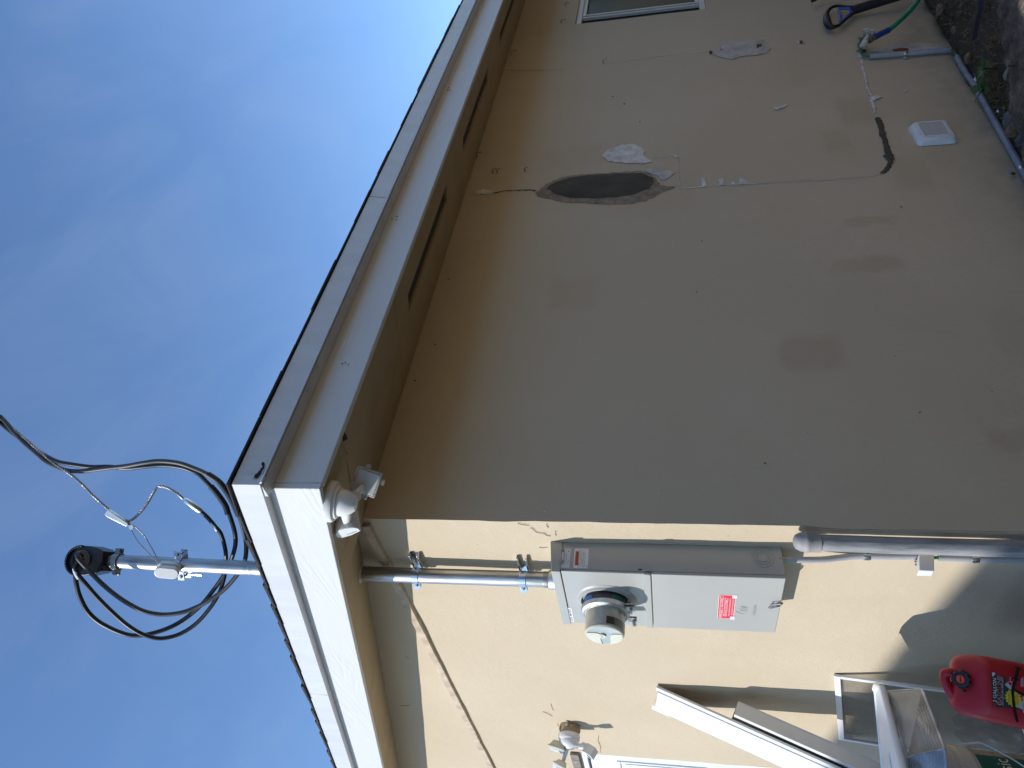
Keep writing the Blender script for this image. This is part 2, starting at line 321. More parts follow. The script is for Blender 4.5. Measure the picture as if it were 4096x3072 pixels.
class MB:
    def __init__(s): s.v = []; s.f = []; s.m = []; s.mats = []; s.sm = []
    def mi(s, m):
        if m not in s.mats: s.mats.append(m)
        return s.mats.index(m)
    def add(s, vs, fs, m, smooth=True):
        k = len(s.v); s.v += [V(v) for v in vs]; i = s.mi(m)
        for f in fs: s.f.append(tuple(k+j for j in f)); s.m.append(i); s.sm.append(smooth)
        return s
    def hexa(s, p, m):        # p: 4 bottom + 4 top
        return s.add(p, [(3, 2, 1, 0), (4, 5, 6, 7), (0, 1, 5, 4), (1, 2, 6, 5), (2, 3, 7, 6), (3, 0, 4, 7)], m, False)
    def box(s, a, b, m):
        x0, y0, z0 = (min(a[i], b[i]) for i in range(3)); x1, y1, z1 = (max(a[i], b[i]) for i in range(3))
        return s.hexa([(x0, y0, z0), (x1, y0, z0), (x1, y1, z0), (x0, y1, z0), (x0, y0, z1), (x1, y0, z1), (x1, y1, z1), (x0, y1, z1)], m)
    def fbox(s, fr, a, b, m):
        x0, y0, z0 = a; x1, y1, z1 = b
        return s.hexa([fr.p(*q) for q in ((x0, y0, z0), (x1, y0, z0), (x1, y1, z0), (x0, y1, z0), (x0, y0, z1), (x1, y0, z1), (x1, y1, z1), (x0, y1, z1))], m)
    def prism(s, poly, vec, m, smooth=False):
        n = len(poly); vec = V(vec); a = [V(p) for p in poly]; b = [p+vec for p in a]
        fs = [tuple(range(n-1, -1, -1)), tuple(range(n, 2*n))] + [(i, (i+1) % n, n+(i+1) % n, n+i) for i in range(n)]
        return s.add(a+b, fs, m, smooth)
    def fprism(s, fr, poly, z0, z1, m):
        return s.prism([fr.p(x, y, z0) for x, y in poly], fr.n*(z1-z0), m)
    def tube(s, pts, r, m, n=10, caps=True, flat=None):
        pts = [V(p) for p in pts]; k = len(pts)
        rs = r if isinstance(r, (list, tuple)) else [r]*k
        t0 = (pts[1]-pts[0]).normalized(); a = t0.orthogonal().normalized(); vs = []
        for i in range(k):
            t = (pts[min(i+1, k-1)]-pts[max(i-1, 0)]).normalized()
            a = (a - t*a.dot(t)).normalized(); b = t.cross(a)
            for j in range(n):
                th = 2*math.pi*j/n; vs.append(pts[i] + (a*math.cos(th)+b*math.sin(th))*rs[i])
        fs = [(i*n+j, i*n+(j+1) % n, (i+1)*n+(j+1) % n, (i+1)*n+j) for i in range(k-1) for j in range(n)]
        if caps: fs += [tuple(range(n-1, -1, -1)), tuple((k-1)*n+j for j in range(n))]
        return s.add(vs, fs, m)
    def lathe(s, prof, o, ax, m, n=28, ref=None, a0=0.0, a1=None, caps=False, sx=1.0):
        o = V(o); ax = V(ax).normalized(); e = V(ref) if ref else ax.orthogonal()
        e = (e-ax*e.dot(ax)).normalized(); g = ax.cross(e)
        full = a1 is None; na = n if full else n+1; span = 2*math.pi if full else a1-a0; vs = []
        for r, h in prof:
            for j in range(na):
                th = a0+span*j/n; vs.append(o+ax*h+(e*math.cos(th)*sx+g*math.sin(th))*r)
        fs = []
        for i in range(len(prof)-1):
            for j in range(n):
                j2 = (j+1) % na if full else j+1
                fs.append((i*na+j, i*na+j2, (i+1)*na+j2, (i+1)*na+j))
        if caps and full: fs += [tuple(range(na-1, -1, -1)), tuple((len(prof)-1)*na+j for j in range(na))]
        return s.add(vs, fs, m)
    def text(s, fr, txt, x, y, h, m, w=None, z=0.0, align='c'):
        vs, fs = text_geo(txt)
        if not vs: return s
        x0 = min(v.x for v in vs); x1 = max(v.x for v in vs); y0 = min(v.y for v in vs); y1 = max(v.y for v in vs)
        sy = h/max(1e-6, y1-y0); sx = (w/max(1e-6, x1-x0)) if w else sy
        W = (x1-x0)*sx; ox = x-(W/2 if align == 'c' else (0 if align == 'l' else W))
        return s.add([fr.p(ox+(v.x-x0)*sx, y+(v.y-y0)*sy, z) for v in vs], fs, m, False)
    def rect(s, fr, x0, y0, x1, y1, m, z=0.0, th=0.0):
        if th: return s.fbox(fr, (x0, y0, z), (x1, y1, z+th), m)
        return s.add([fr.p(x0, y0, z), fr.p(x1, y0, z), fr.p(x1, y1, z), fr.p(x0, y1, z)], [(0, 1, 2, 3)], m, False)
    def build(s, name, parent=None, base=None, bevel=0.0, ang=38, segs=2):
        me = bpy.data.meshes.new(name)
        b = V(base) if base is not None else V((0, 0, 0))
        if parent is not None: b = V(parent['_base'])
        me.from_pydata([v-b for v in s.v], [], s.f)
        for m in s.mats: me.materials.append(m)
        me.polygons.foreach_set('material_index', s.m); me.polygons.foreach_set('use_smooth', s.sm)
        me.update(); me.validate()
        me.set_sharp_from_angle(angle=R_(ang))
        ob = bpy.data.objects.new(name, me); COL.objects.link(ob); ob['_base'] = tuple(b)
        if parent is not None: ob.parent = parent
        else: ob.location = b
        if bevel:
            md = ob.modifiers.new('bevel', 'BEVEL'); md.width = bevel; md.segments = segs; md.limit_method = 'ANGLE'; md.angle_limit = R_(40)
        return ob
def tag(o, label=None, cat=None, group=None, kind=None):
    for k, v in (('label', label), ('category', cat), ('group', group), ('kind', kind)):
        if v: o[k] = v
    return o
def thing(name, base, label, cat, group=None):
    o = bpy.data.objects.new(name, None); COL.objects.link(o); o.location = V(base); o['_base'] = tuple(base)
    o.empty_display_size = 0.1
    return tag(o, label, cat, group)
def rough_outline(pts, jit, k=3, closed=True):
    out = []; n = len(pts)
    for i in range(n if closed else n-1):
        a = V(pts[i]); b = V(pts[(i+1) % n])
        for j in range(k): out.append(a.lerp(b, j/k) + V((random.uniform(-jit, jit), random.uniform(-jit, jit), random.uniform(-jit, jit))))
    return out

# ------------------------------------------------------------------ the setting
from mathutils import noise as mnoise
def nz(x, y, z=0.0, s=1.0): return mnoise.noise(V((x*s, y*s, z*s)))
def ground_z(x, y): return -0.17 - 0.05*max(-1.0, min(5.0, x))
def axis(a, b, h): 
    n = max(1, int(math.ceil((b-a)/h))); return [a+(b-a)*i/n for i in range(n+1)]
def sheet(xs, ys, zf, m, skip=None):
    mb = MB(); vs = [(x, y, zf(x, y)) for y in ys for x in xs]; n = len(xs)
    fs = [(j*n+i, j*n+i+1, (j+1)*n+i+1, (j+1)*n+i) for j in range(len(ys)-1) for i in range(n-1) if not (skip and skip((xs[i]+xs[i+1])/2, (ys[j]+ys[j+1])/2))]
    return mb.add(vs, fs, m)
xs = [-300, -60, -20, -10, -6, -4, -3, -2, -1] + axis(-0.5, 6, 0.25) + [7, 9, 12, 20, 60, 300]
ys = [-300, -60, -20, -10, -6, -4, -3] + axis(-2, 0.6, 0.2) + [1, 2, 3, 5, 9, 14, 30, 80, 300]
def yard_z(x, y):
    r = math.hypot(x, y)
    return ground_z(x, y) - 0.012 + 0.012*nz(x, y, 0, 1.7)*(r < 10)
tag(sheet(xs, ys, yard_z, M_YARD).build('ground'), kind='structure')
M_BOUNCE = mat('pale_bounce', (0.62, 0.53, 0.42), 0.9, bump=0.4, bscale=30, bdist=0.006, vscale=4, col2=(0.52, 0.44, 0.34))  # pale warm sheet added out of view to bounce light onto the gable
tag(sheet(axis(-7.4, -0.004, 0.5), axis(0.15, 10, 0.5), lambda x, y: ground_z(x, y)+0.022, M_BOUNCE).build('bounce_sheet'), kind='structure')
# the dirt strip at the foot of the shaded wall
def dirt_z(x, y): return ground_z(x, y) - 0.022 + 0.032*nz(x, y, 1, 5) + 0.018*nz(x, y, 7, 14) - 0.02*math.exp(y/0.06)
tag(sheet(axis(1.2, 6.0, 0.03), axis(-1.4, -0.004, 0.03), dirt_z, M_DIRT).build('dirt_bed'), kind='structure')
# the rough concrete path beyond the dirt
EDGE = [(1.2, -0.02), (1.9, -0.13), (2.0, -0.17), (2.12, -0.19), (2.28, -0.27), (2.45, -0.36), (2.72, -0.47), (3.0, -0.62), (3.4, -0.86), (4.2, -1.2), (6.2, -1.9)]
def edge_y(x):
    for (a, b), (c, d) in zip(EDGE, EDGE[1:]):
        if a <= x <= c: return b+(d-b)*(x-a)/(c-a)
    return EDGE[0][1] if x < EDGE[0][0] else EDGE[-1][1]
mb = MB(); px = axis(1.2, 6.2, 0.025); off = [0.03, 0.0, -0.012, -0.03] + [-0.055-0.03*i for i in range(24)] + [-1.2, -2.5]
vs = []
for k, o in enumerate(off):
    for x in px:
        y = edge_y(x) + o + (0.03*nz(x, 0, 3, 6) + 0.014*nz(x, 0, 5, 21))*(1 if o > -0.6 else 0)
        z = ground_z(x, y) + (0.075 + 0.022*nz(x, y, 2, 6) + 0.016*nz(x*1.0, y*0.6, 4, 19) + 0.009*nz(x, y, 4, 37))
        if k == 0: z = ground_z(x, y) - 0.03
        if k == 1: z -= 0.03
        vs.append((x, y, z))
n = len(px)
mb.add(vs, [(j*n+i+1, j*n+i, (j+1)*n+i, (j+1)*n+i+1) for j in range(len(off)-1) for i in range(n-1)], M_CONC)
tag(mb.build('path', ang=60), kind='structure')

# ------------------------------------------------------------------ the house
FB, FM, FT, SL = 2.4794, 2.6293, 2.7191, 0.217
OA, OB, UA, UB = 0.2902, 0.578, 0.3240, 0.6409
ZS = FB + SL*OB                       # top of the shaded wall
RISE = 0.0358                         # the gable soffit climbs a little towards the wall
YR = 5.2                              # ridge
def zsof(y): return FB + SL*(y+OB)
house = thing('house', (0, 0, -0.2), 'beige stucco house corner with white eaves boards, patched shaded wall and sunlit gable wall', 'house')
# walls: one skin with a softly uneven face and a shared corner edge
door_y0, door_y1, door_z = 2.378, 3.25, 2.0
win_x0, win_x1, win_z0, win_z1 = 4.795, 5.75, 1.085, 2.118
yA = sorted(set(axis(0, door_y0, 0.05) + axis(door_y0, door_y1, 0.11) + axis(door_y1, 9.5, 0.5)))
xB = sorted(set(axis(0, 3.2, 0.055) + axis(3.2, win_x0, 0.08) + axis(win_x0, win_x1, 0.12) + axis(win_x1, 9.5, 0.5)))
zr = sorted(set(axis(-0.7, win_z0, 0.05) + axis(win_z0, door_z, 0.05) + axis(door_z, win_z1, 0.06) + axis(win_z1, 2.58, 0.05)))
NZ = len(zr)
def wob(a, z, k): return 0.0045*nz(a, z, k, 3.1) + 0.0016*nz(a, z, k, 17)
def corner_shift(z): 
    d = 0.004*nz(0, 0, z, 7) + 0.0022*nz(3, 0, z, 31)
    if z < 1.02: d -= 0.010*min(1, (1.02-z)/0.05)
    return d
def wallA(y, z):
    e = math.exp(-y/0.03)
    return (-0.001 + wob(y, z, 2)*(1-e)*(1 if y < 3.5 else 0) + e*corner_shift(z), y, z)
def wallB(x, z):
    e = math.exp(-x/0.03)
    return (x + e*corner_shift(z), wob(x, z, 9)*(1-e)*(1 if x < 5 else 0), z)
mb = MB(); vs = []; rows = len(zr)+4
for y in yA:
    top = zsof(min(y, 2*YR-y)) + RISE + 0.015
    col = zr + [2.58+(top-2.58)*i/4 for i in (1, 2, 3, 4)]
    vs += [wallA(y, z) for z in col]
fs = []
for i in range(len(yA)-1):
    for k in range(rows-1):
        yc = (yA[i]+yA[i+1])/2; zc = (zr[k]+zr[k+1])/2 if k+1 < NZ else 9
        if door_y0 < yc < door_y1 and zc < door_z: continue
        fs.append((i*rows+k, i*rows+k+1, (i+1)*rows+k+1, (i+1)*rows+k))
zb = zr + [ZS+0.012]
n0 = len(vs); rb = len(zb)
for x in xB: vs += [wallB(x, z) for z in zb]
for i in range(len(xB)-1):
    for k in range(rb-1):
        xc = (xB[i]+xB[i+1])/2; zc = (zb[k]+zb[k+1])/2
        if win_x0 < xc < win_x1 and win_z0 < zc < win_z1: continue
        fs.append((n0+i*rb+k, n0+(i+1)*rb+k, n0+(i+1)*rb+k+1, n0+i*rb+k+1))
mb.add(vs, fs, M_STUCCO)
rv = 0.07   # reveals of the openings
for (x0, z0, x1, z1) in ((win_x0, win_z0, win_x0, win_z1), (win_x0, win_z0, win_x1, win_z0), (win_x1, win_z0, win_x1, win_z1), (win_x0, win_z1, win_x1, win_z1)):
    mb.add([(x0, 0, z0), (x1, 0, z1), (x1, rv, z1), (x0, rv, z0)], [(0, 1, 2, 3)], M_STUCCO, False)
for (y0, z0, y1, z1) in ((door_y0, -0.4, door_y0, door_z), (door_y0, door_z, door_y1, door_z), (door_y1, -0.4, door_y1, door_z)):
    mb.add([(0, y0, z0), (0, y1, z1), (0.09, y1, z1), (0.09, y0, z0)], [(0, 1, 2, 3)], M_STUCCO, False)
mb.add([(9.5, 0, -0.7), (9.5, 9.5, -0.7), (9.5, 9.5, ZS), (9.5, YR, zsof(YR)), (9.5, 0, ZS)], [(0, 1, 2, 3, 4)], M_STUCCO, False)
mb.add([(0, 9.5, -0.7), (9.5, 9.5, -0.7), (9.5, 9.5, ZS), (0, 9.5, ZS)], [(0, 1, 2, 3)], M_STUCCO, False)
mb.build('wall', house, ang=50)

# soffits with the recessed vent slots
def SOF(px, py):
    d = ray(px, py); t = (FB + SL*(CAM_LOC.y+OB) - CAM_LOC.z)/(d.z-SL*d.y); return CAM_LOC+d*t
slots = [(0.850, 1.727), (2.207, 3.133), (3.69, 4.81), (5.4, 6.4)]
sy0, sy1 = -0.388, -0.297
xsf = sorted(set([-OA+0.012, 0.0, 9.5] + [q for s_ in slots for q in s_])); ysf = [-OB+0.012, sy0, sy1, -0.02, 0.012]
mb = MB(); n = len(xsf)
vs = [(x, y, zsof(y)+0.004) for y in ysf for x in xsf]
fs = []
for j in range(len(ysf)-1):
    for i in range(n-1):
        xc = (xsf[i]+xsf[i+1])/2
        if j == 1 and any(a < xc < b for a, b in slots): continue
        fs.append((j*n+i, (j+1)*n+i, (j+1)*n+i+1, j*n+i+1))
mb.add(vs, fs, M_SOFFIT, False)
for a, b in slots:                     # slot sides
    q = [(a, sy0), (b, sy0), (b, sy1), (a, sy1)]
    for i in range(4):
        (x0, y0), (x1, y1) = q[i], q[(i+1) % 4]
        mb.add([(x0, y0, zsof(y0)+0.004), (x1, y1, zsof(y1)+0.004), (x1, y1, zsof(y1)+0.03), (x0, y0, zsof(y0)+0.03)], [(0, 1, 2, 3)], M_SOFFIT, False)
mb.build('soffit', house)
for a, b in slots:
    MB().add([(a, sy0, zsof(sy0)+0.016), (b, sy0, zsof(sy0)+0.016), (b, sy1, zsof(sy1)+0.016), (a, sy1, zsof(sy1)+0.016)], [(3, 2, 1, 0)], M_MESH, False).build('soffit_vent', house)
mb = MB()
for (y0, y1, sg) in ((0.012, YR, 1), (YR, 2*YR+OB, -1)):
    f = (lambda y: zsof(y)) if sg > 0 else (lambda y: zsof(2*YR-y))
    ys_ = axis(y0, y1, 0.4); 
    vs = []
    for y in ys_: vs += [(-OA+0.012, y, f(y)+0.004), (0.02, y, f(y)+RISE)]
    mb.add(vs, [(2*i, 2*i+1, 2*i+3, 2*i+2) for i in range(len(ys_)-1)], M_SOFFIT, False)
mb.build('soffit', house)

# lower boards, upper trim boards
BT = 0.022
def eave_board(x0, x1, yf, th, zl, zh, m, mb):
    mb.hexa([(x0, yf, zl), (x1, yf, zl), (x1, yf+th, zl), (x0, yf+th, zl), (x0, yf, zh), (x1, yf, zh), (x1, yf+th, zh), (x0, yf+th, zh)], m)
def rake_board(xf, th, y0, y1, zl0, zh0, ybase, m, mb):
    a = SL*(y0-ybase); b = SL*(y1-ybase)
    mb.hexa([(xf, y0, zl0+a), (xf+th, y0, zl0+a), (xf+th, y1, zl0+b), (xf, y1, zl0+b), (xf, y0, zh0+a), (xf+th, y0, zh0+a), (xf+th, y1, zh0+b), (xf, y1, zh0+b)], m)
mb = MB(); eave_board(-OA+BT+0.001, 9.8, -OB, BT, FB, FM+0.02, M_WOOD, mb); mb.build('fascia_board', house, bevel=0.003)
mb = MB(); rake_board(-OA, BT, -OB, YR, FB, FM+0.02, -OB, M_WOOD, mb); mb.build('fascia_board', house, bevel=0.003)
mb = MB()
seam = SOF(1480, 783).x + 0.08
seam = B(1512, 784, UB).x
for x0, x1 in ((-UA+0.004, seam-0.002), (seam+0.002, 9.8)):
    yi = -UB+0.014
    mb.hexa([(x0, yi, FM), (x1, yi, FM), (x1, -OB-0.001, FM), (x0, -OB-0.001, FM), (x0, -UB-0.002, FT), (x1, -UB-0.002, FT), (x1, -OB-0.001, FT), (x0, -OB-0.001, FT)], M_FLASH)
    mb.hexa([(x0, -UB-0.010, FM-0.005), (x1, -UB-0.010, FM-0.005), (x1, -UB-0.007, FM-0.008), (x0, -UB-0.007, FM-0.008), (x0, yi-0.005, FM+0.015), (x1, yi-0.005, FM+0.015), (x1, yi+0.002, FM+0.010), (x0, yi+0.002, FM+0.010)], M_FLASH)
mb.build('trim_board', house, bevel=0.0015)
mb = MB(); ys_seam = 2.0
yse = A(1265, 2778, UA).y
for y0, y1 in ((-UB, yse-0.0015), (yse+0.0015, YR)):
    rake_board(-UA, UA-OA-0.001 + 0.004, y0, y1, FM, FT, -UB, M_FLASH, mb)
mb.build('trim_board', house, bevel=0.0015)
# roof covering: slab plus courses of shingles with a ragged lip
mb = MB()
x0, x1 = -UA-0.007, 9.9
def zr_(y): return FT + SL*(y+UB)
ya = -UB-0.008
mb.hexa([(x0+0.01, ya+0.01, zr_(ya)+0.0), (x1, ya+0.01, zr_(ya)), (x1, YR, zr_(YR)), (x0+0.01, YR, zr_(YR)),
         (x0+0.01, ya+0.01, zr_(ya)+0.008), (x1, ya+0.01, zr_(ya)+0.008), (x1, YR, zr_(YR)+0.008), (x0+0.01, YR, zr_(YR)+0.008)], M_SHINGLE)
yb = 2*YR+UB
mb.hexa([(x0, YR, zr_(YR)), (x1, YR, zr_(YR)), (x1, yb, zr_(ya)), (x0, yb, zr_(ya)), (x0, YR, zr_(YR)+0.01), (x1, YR, zr_(YR)+0.01), (x1, yb, zr_(ya)+0.01), (x0, yb, zr_(ya)+0.01)], M_SHINGLE)
k = 0; y = ya
while y < 3.6:                         # courses up the rake
    h = 0.143; jx = random.uniform(-0.006, 0.004); lift = random.uniform(0, 0.003)
    xe = 9.9 if k == 0 else 0.9
    x = x0+jx
    if k == 0:
        while x < xe:                  # tabs along the eave
            w = random.uniform(0.12, 0.34); dy = random.uniform(-0.006, 0.003); t = random.choice((0.001, 0.002, 0.004, 0.006))
            mb.hexa([(x, y+dy, zr_(y)+0.005), (x+w, y+dy, zr_(y)+0.005), (x+w, y+0.16, zr_(y+0.16)+0.009), (x, y+0.16, zr_(y+0.16)+0.009),
                     (x, y+dy, zr_(y)+0.009+t), (x+w, y+dy, zr_(y)+0.009+t), (x+w, y+0.16, zr_(y+0.16)+0.010+t), (x, y+0.16, zr_(y+0.16)+0.010+t)], M_SHINGLE)
            x += w+0.004
    else:
        t = 0.004 + random.uniform(0, 0.004)
        mb.hexa([(x, y, zr_(y)+0.007), (xe, y, zr_(y)+0.007), (xe, y+h+0.02, zr_(y+h)+0.006), (x, y+h+0.02, zr_(y+h)+0.006),
                 (x, y, zr_(y)+0.010+t+lift), (xe, y, zr_(y)+0.010+t), (xe, y+h+0.02, zr_(y+h)+0.012), (x, y+h+0.02, zr_(y+h)+0.012)], M_SHINGLE)
    y += h; k += 1
mb.build('roof', house)

# the strip across the gable wall
mb = MB(); yy = axis(0.03, 3.6, 0.06); vs = []
for y in yy:
    a = 0.0035*nz(y, 0, 0, 5); b = 0.004*nz(y, 3, 0, 7)
    vs += [(0.006, y, ZS-0.021+a), (-0.017+b*0.4, y, ZS-0.018+a), (-0.018+b*0.4, y, ZS+0.014+b), (0.006, y, ZS+0.017+b)]
n = len(yy)
fs = [(4*i+j, 4*i+j+1, 4*i+j+5, 4*i+j+4) for i in range(n-1) for j in range(3)] + [(3, 2, 1, 0)]
mb.add(vs, fs, M_STRIP, False); mb.build('trim_strip', house)

# window at the far end of the shaded wall
mb = MB(); f = 0.045; d0, d1 = 0.018, 0.06
mb.box((win_x0, d0, win_z0), (win_x0+f, d1, win_z1), M_WINF); mb.box((win_x1-f, d0, win_z0), (win_x1, d1, win_z1), M_WINF)
mb.box((win_x0+f, d0, win_z0), (win_x1-f, d1, win_z0+f), M_WINF); mb.box((win_x0+f, d0, win_z1-f), (win_x1-f, d1, win_z1), M_WINF)
win = mb.build('window', house, bevel=0.003)
mb = MB(); a = win_x0+f+0.15
for xo in (0.0, 0.022):
    mb.box((a+xo*2.4, 0.028, win_z0+f), (a+xo*2.4+0.022, 0.052-xo*0.3, win_z1-f), M_WINF)
mb.box((a+0.075, 0.03, win_z0+f), (win_x1-f, 0.05, win_z0+f+0.03), M_WINF); mb.box((a+0.075, 0.03, win_z1-f-0.03), (win_x1-f, 0.05, win_z1-f), M_WINF)
mb.build('sash', win, bevel=0.002)
MB().box((win_x0+f, 0.054, win_z0+f), (win_x1-f, 0.058, win_z1-f), M_WGLASS).build('pane', win)

# white panel door on the gable wall
mb = MB(); mb.box((0.012, door_y0+0.004, -0.17), (0.05, door_y1-0.03, door_z-0.045), M_DOORW)
fr = Frame((0.012, door_y0, 0), (0, 1, 0), (0, 0, 1))
door = mb.build('door', house)
mb = MB()
for z0, z1 in ((1.28, 1.80), (0.25, 1.12)):
    for y0 in (0.12, 0.50):
        y1 = y0+0.27
        for (u0, v0, u1, v1) in ((y0, z0, y1, z0+0.022), (y0, z1-0.022, y1, z1), (y0, z0+0.022, y0+0.022, z1-0.022), (y1-0.022, z0+0.022, y1, z1-0.022)):
            mb.box((0.004, door_y0+u0, v0), (0.0115, door_y0+u1, v1), M_DOORW)
        mb.box((0.006, door_y0+y0+0.045, z0+0.045), (0.0115, door_y0+y1-0.045, z1-0.045), M_DOORW)
mb.build('door_moulding', door, bevel=0.003)
MB().box((0.0, door_y0+0.002, door_z-0.030), (0.06, door_y1, door_z-0.001), M_DOORW).build('door_frame', house)
MB().box((-0.022, door_y0-0.015, door_z+0.012), (-0.003, door_y1+0.1, door_z+0.062), M_TRIMB).build('door_header', house, bevel=0.003)
MB().box((0.055, door_y0, -0.2), (0.085, door_y1, door_z), M_BLACK).build('door_gap', house)

# ---- repairs, chips and cracks of the walls (thin skins of filler and cement)
def patchB(pts, m, th=0.004, jit=0.006, k=3, off=0.004, name='wall_patch', label=None):
    w = [B(*p) for p in pts]; o = rough_outline(w, jit, k)
    for q in o: q.y = -off
    mb = MB()
    c = sum(o, V((0, 0, 0)))/len(o); c.y = -off-th
    inner = [c.lerp(q, 0.86) for q in o]
    for q in inner: q.y = -off-th*random.uniform(0.8, 1.2)
    n = len(o); vs = o + inner + [c]
    fs = [(i, (i+1) % n, n+(i+1) % n, n+i) for i in range(n)] + [(n+i, n+(i+1) % n, 2*n) for i in range(n)]
    mb.add(vs, fs, m)
    ob = mb.build(name, house)
    if label: ob['label'] = label
    return ob
def ribbon(fn, pts, m, w, name, off=0.004, jit=0.003, th=0.0025, k=4):
    w3 = [fn(*p) for p in pts]; path = rough_outline(w3, jit, k, False) + [w3[-1]]
    mb = MB(); r = [max(0.0006, w*(random.uniform(0.75, 1.15) if m is M_CEM else random.choice((0.15, 0.4, 0.7, 1.0, 1.3))*random.uniform(0.7, 1.2))) for _ in path]; r[0] = r[-1] = 0.0005
    nrm = V((0, -1, 0)) if fn is B else V((-1, 0, 0)); vs = []
    for i, p in enumerate(path):
        p = p.copy()
        if fn is B: p.y = -off
        else: p.x = -off
        t = (path[min(i+1, len(path)-1)]-path[max(0, i-1)]); s_ = t.cross(nrm).normalized()
        vs += [p+s_*r[i], p+nrm*th, p-s_*r[i]]
    n = len(path)
    mb.add(vs, [f_ for i in range(n-1) for f_ in ((3*i, 3*i+1, 3*i+4, 3*i+3), (3*i+1, 3*i+2, 3*i+5, 3*i+4))], m)
    return mb.build(name, house)
Z8 = lambda x, y: (1900+x*.5425, y*.5425)
Z7 = lambda x, y: (2900+x*.5407, y*.5407)
ell = [(445, 1425), (500, 1380), (560, 1345), (640, 1310), (740, 1292), (860, 1283), (1000, 1277), (1120, 1268), (1220, 1262), (1300, 1285), (1345, 1330), (1370, 1370), (1480, 1385), (1340, 1440), (1270, 1480), (1160, 1505), (1000, 1512), (850, 1505), (700, 1500), (620, 1488), (540, 1462), (470, 1448)]
patchB([Z8(*p) for p in ell], mat('patch_ring', (0.30, 0.235, 0.165), 0.9, var=0.45, vscale=22, bump=0.9, bscale=40, bdist=0.008), 0.004, 0.0055, 5, 0.003, 'wall_patch', 'rough broken stucco edge round the dark cement patch')
ell2 = [(520, 1395), (600, 1350), (700, 1318), (830, 1300), (980, 1290), (1120, 1285), (1230, 1285), (1310, 1320), (1325, 1350), (1280, 1400), (1180, 1440), (1050, 1462), (900, 1470), (740, 1470), (620, 1450)]
patchB([Z8(*p) for p in ell2], M_CEM, 0.004, 0.0045, 5, 0.0085, 'cement_patch', 'dark oval cement patch on the shaded wall')
patchB([Z8(*p) for p in [(935, 1155), (985, 1100), (1060, 1080), (1140, 1062), (1215, 1080), (1265, 1115), (1235, 1140), (1310, 1190), (1240, 1210), (1150, 1208), (1050, 1200), (985, 1190)]], M_SPACK, 0.003, 0.006, 3, 0.004, 'filler_patch')
patchB([Z8(*p) for p in [(1230, 1255), (1330, 1240), (1420, 1255), (1480, 1275), (1440, 1310), (1390, 1340), (1330, 1300)]], M_FILLG, 0.003, 0.007, 3, 0.006, 'filler_patch')
patchB([Z8(*p) for p in [(1800, 320), (1900, 310), (2030, 300), (2130, 292), (2125, 310), (2170, 325), (2180, 360), (2150, 395), (2060, 410), (1960, 420), (1890, 445), (1840, 430), (1790, 420), (1750, 400), (1820, 370)]], M_FILLG, 0.003, 0.006, 3, 0.004, 'filler_patch')
patchB([Z8(*p) for p in [(2070, 335), (2110, 330), (2112, 352), (2080, 362)]], M_CRACK, 0.002, 0.005, 3, 0.008, 'wall_chip')
for q in ([(1665, 1320), (1700, 1310), (1708, 1380), (1670, 1380)], [(1795, 1325), (1835, 1315), (1840, 1370), (1800, 1362)], [(1880, 1345), (1915, 1348), (1905, 1368)], [(1945, 1310), (1980, 1302), (2012, 1360), (1950, 1362)]):
    patchB([Z8(*p) for p in q], M_SPACK, 0.002, 0.005, 3, 0.004, 'filler_patch')
patchB([Z8(*p) for p in [(0, 1410), (60, 1400), (130, 1408), (150, 1425), (90, 1440), (10, 1440)]], M_SPACK, 0.003, 0.005, 3, 0.004, 'filler_patch')
ribbon(B, [Z8(*p) for p in [(130, 1430), (200, 1415), (300, 1408), (400, 1402), (450, 1410)]], M_CRACK, 0.004, 'wall_crack')
ribbon(B, [Z8(*p) for p in [(1310, 1165), (1400, 1160), (1460, 1145), (1500, 1165), (1500, 1250), (1505, 1380)]], M_SPACK, 0.005, 'wall_crack')
ribbon(B, [Z8(*p) for p in [(1500, 1395), (1640, 1385), (1760, 1372), (1900, 1362), (2090, 1358)]], M_SPACK, 0.004, 'wall_crack')
ribbon(B, [(1900, 287), (2000, 282), (2130, 281), (2260, 279)], mat('pale_scrape', (0.62, 0.55, 0.45), 0.7), 0.004, 'wall_crack', off=0.0035)
ribbon(B, [(2400, 258), (2550, 240), (2700, 216), (2860, 205)], mat('pale_scrape', (0.62, 0.55, 0.45), 0.7), 0.003, 'wall_crack', off=0.0035)
# the filled chase from the tap down and across
ribbon(B, [Z7(*p) for p in [(985, 385), (1010, 440), (1020, 500), (1035, 560), (1050, 620), (1070, 690), (1090, 760), (1112, 840)]], M_SPACK, 0.010, 'filled_chase', k=6)
ribbon(B, [Z7(*p) for p in [(1125, 870), (1145, 920), (1165, 1000), (1185, 1050), (1200, 1120), (1215, 1160)]], M_CEM, 0.017, 'filled_chase', k=6)
ribbon(B, [Z7(*p) for p in [(1218, 1160), (1225, 1210), (1195, 1260), (1150, 1290)]], M_CEM, 0.013, 'filled_chase', k=6)
ribbon(B, [Z7(*p) for p in [(1180, 1280), (1100, 1305), (1000, 1318), (850, 1328), (640, 1338), (450, 1345), (250, 1362), (60, 1380), (-30, 1372)]], M_FILLG, 0.0028, 'filled_chase', k=5)
patchB([Z7(*p) for p in [(1165, 1160), (1200, 1140), (1255, 1150), (1250, 1185), (1200, 1192)]], M_CEM, 0.003, 0.006, 3, 0.005, 'cement_patch')
patchB([Z7(*p) for p in [(1085, 715), (1120, 708), (1178, 718), (1130, 735), (1100, 750)]], M_SPACK, 0.002, 0.005, 3, 0.005, 'filler_patch')
patchB([Z7(*p) for p in [(355, 800), (400, 790), (465, 772), (430, 800), (390, 815)]], M_SPACK, 0.002, 0.005, 3, 0.004, 'filler_patch')
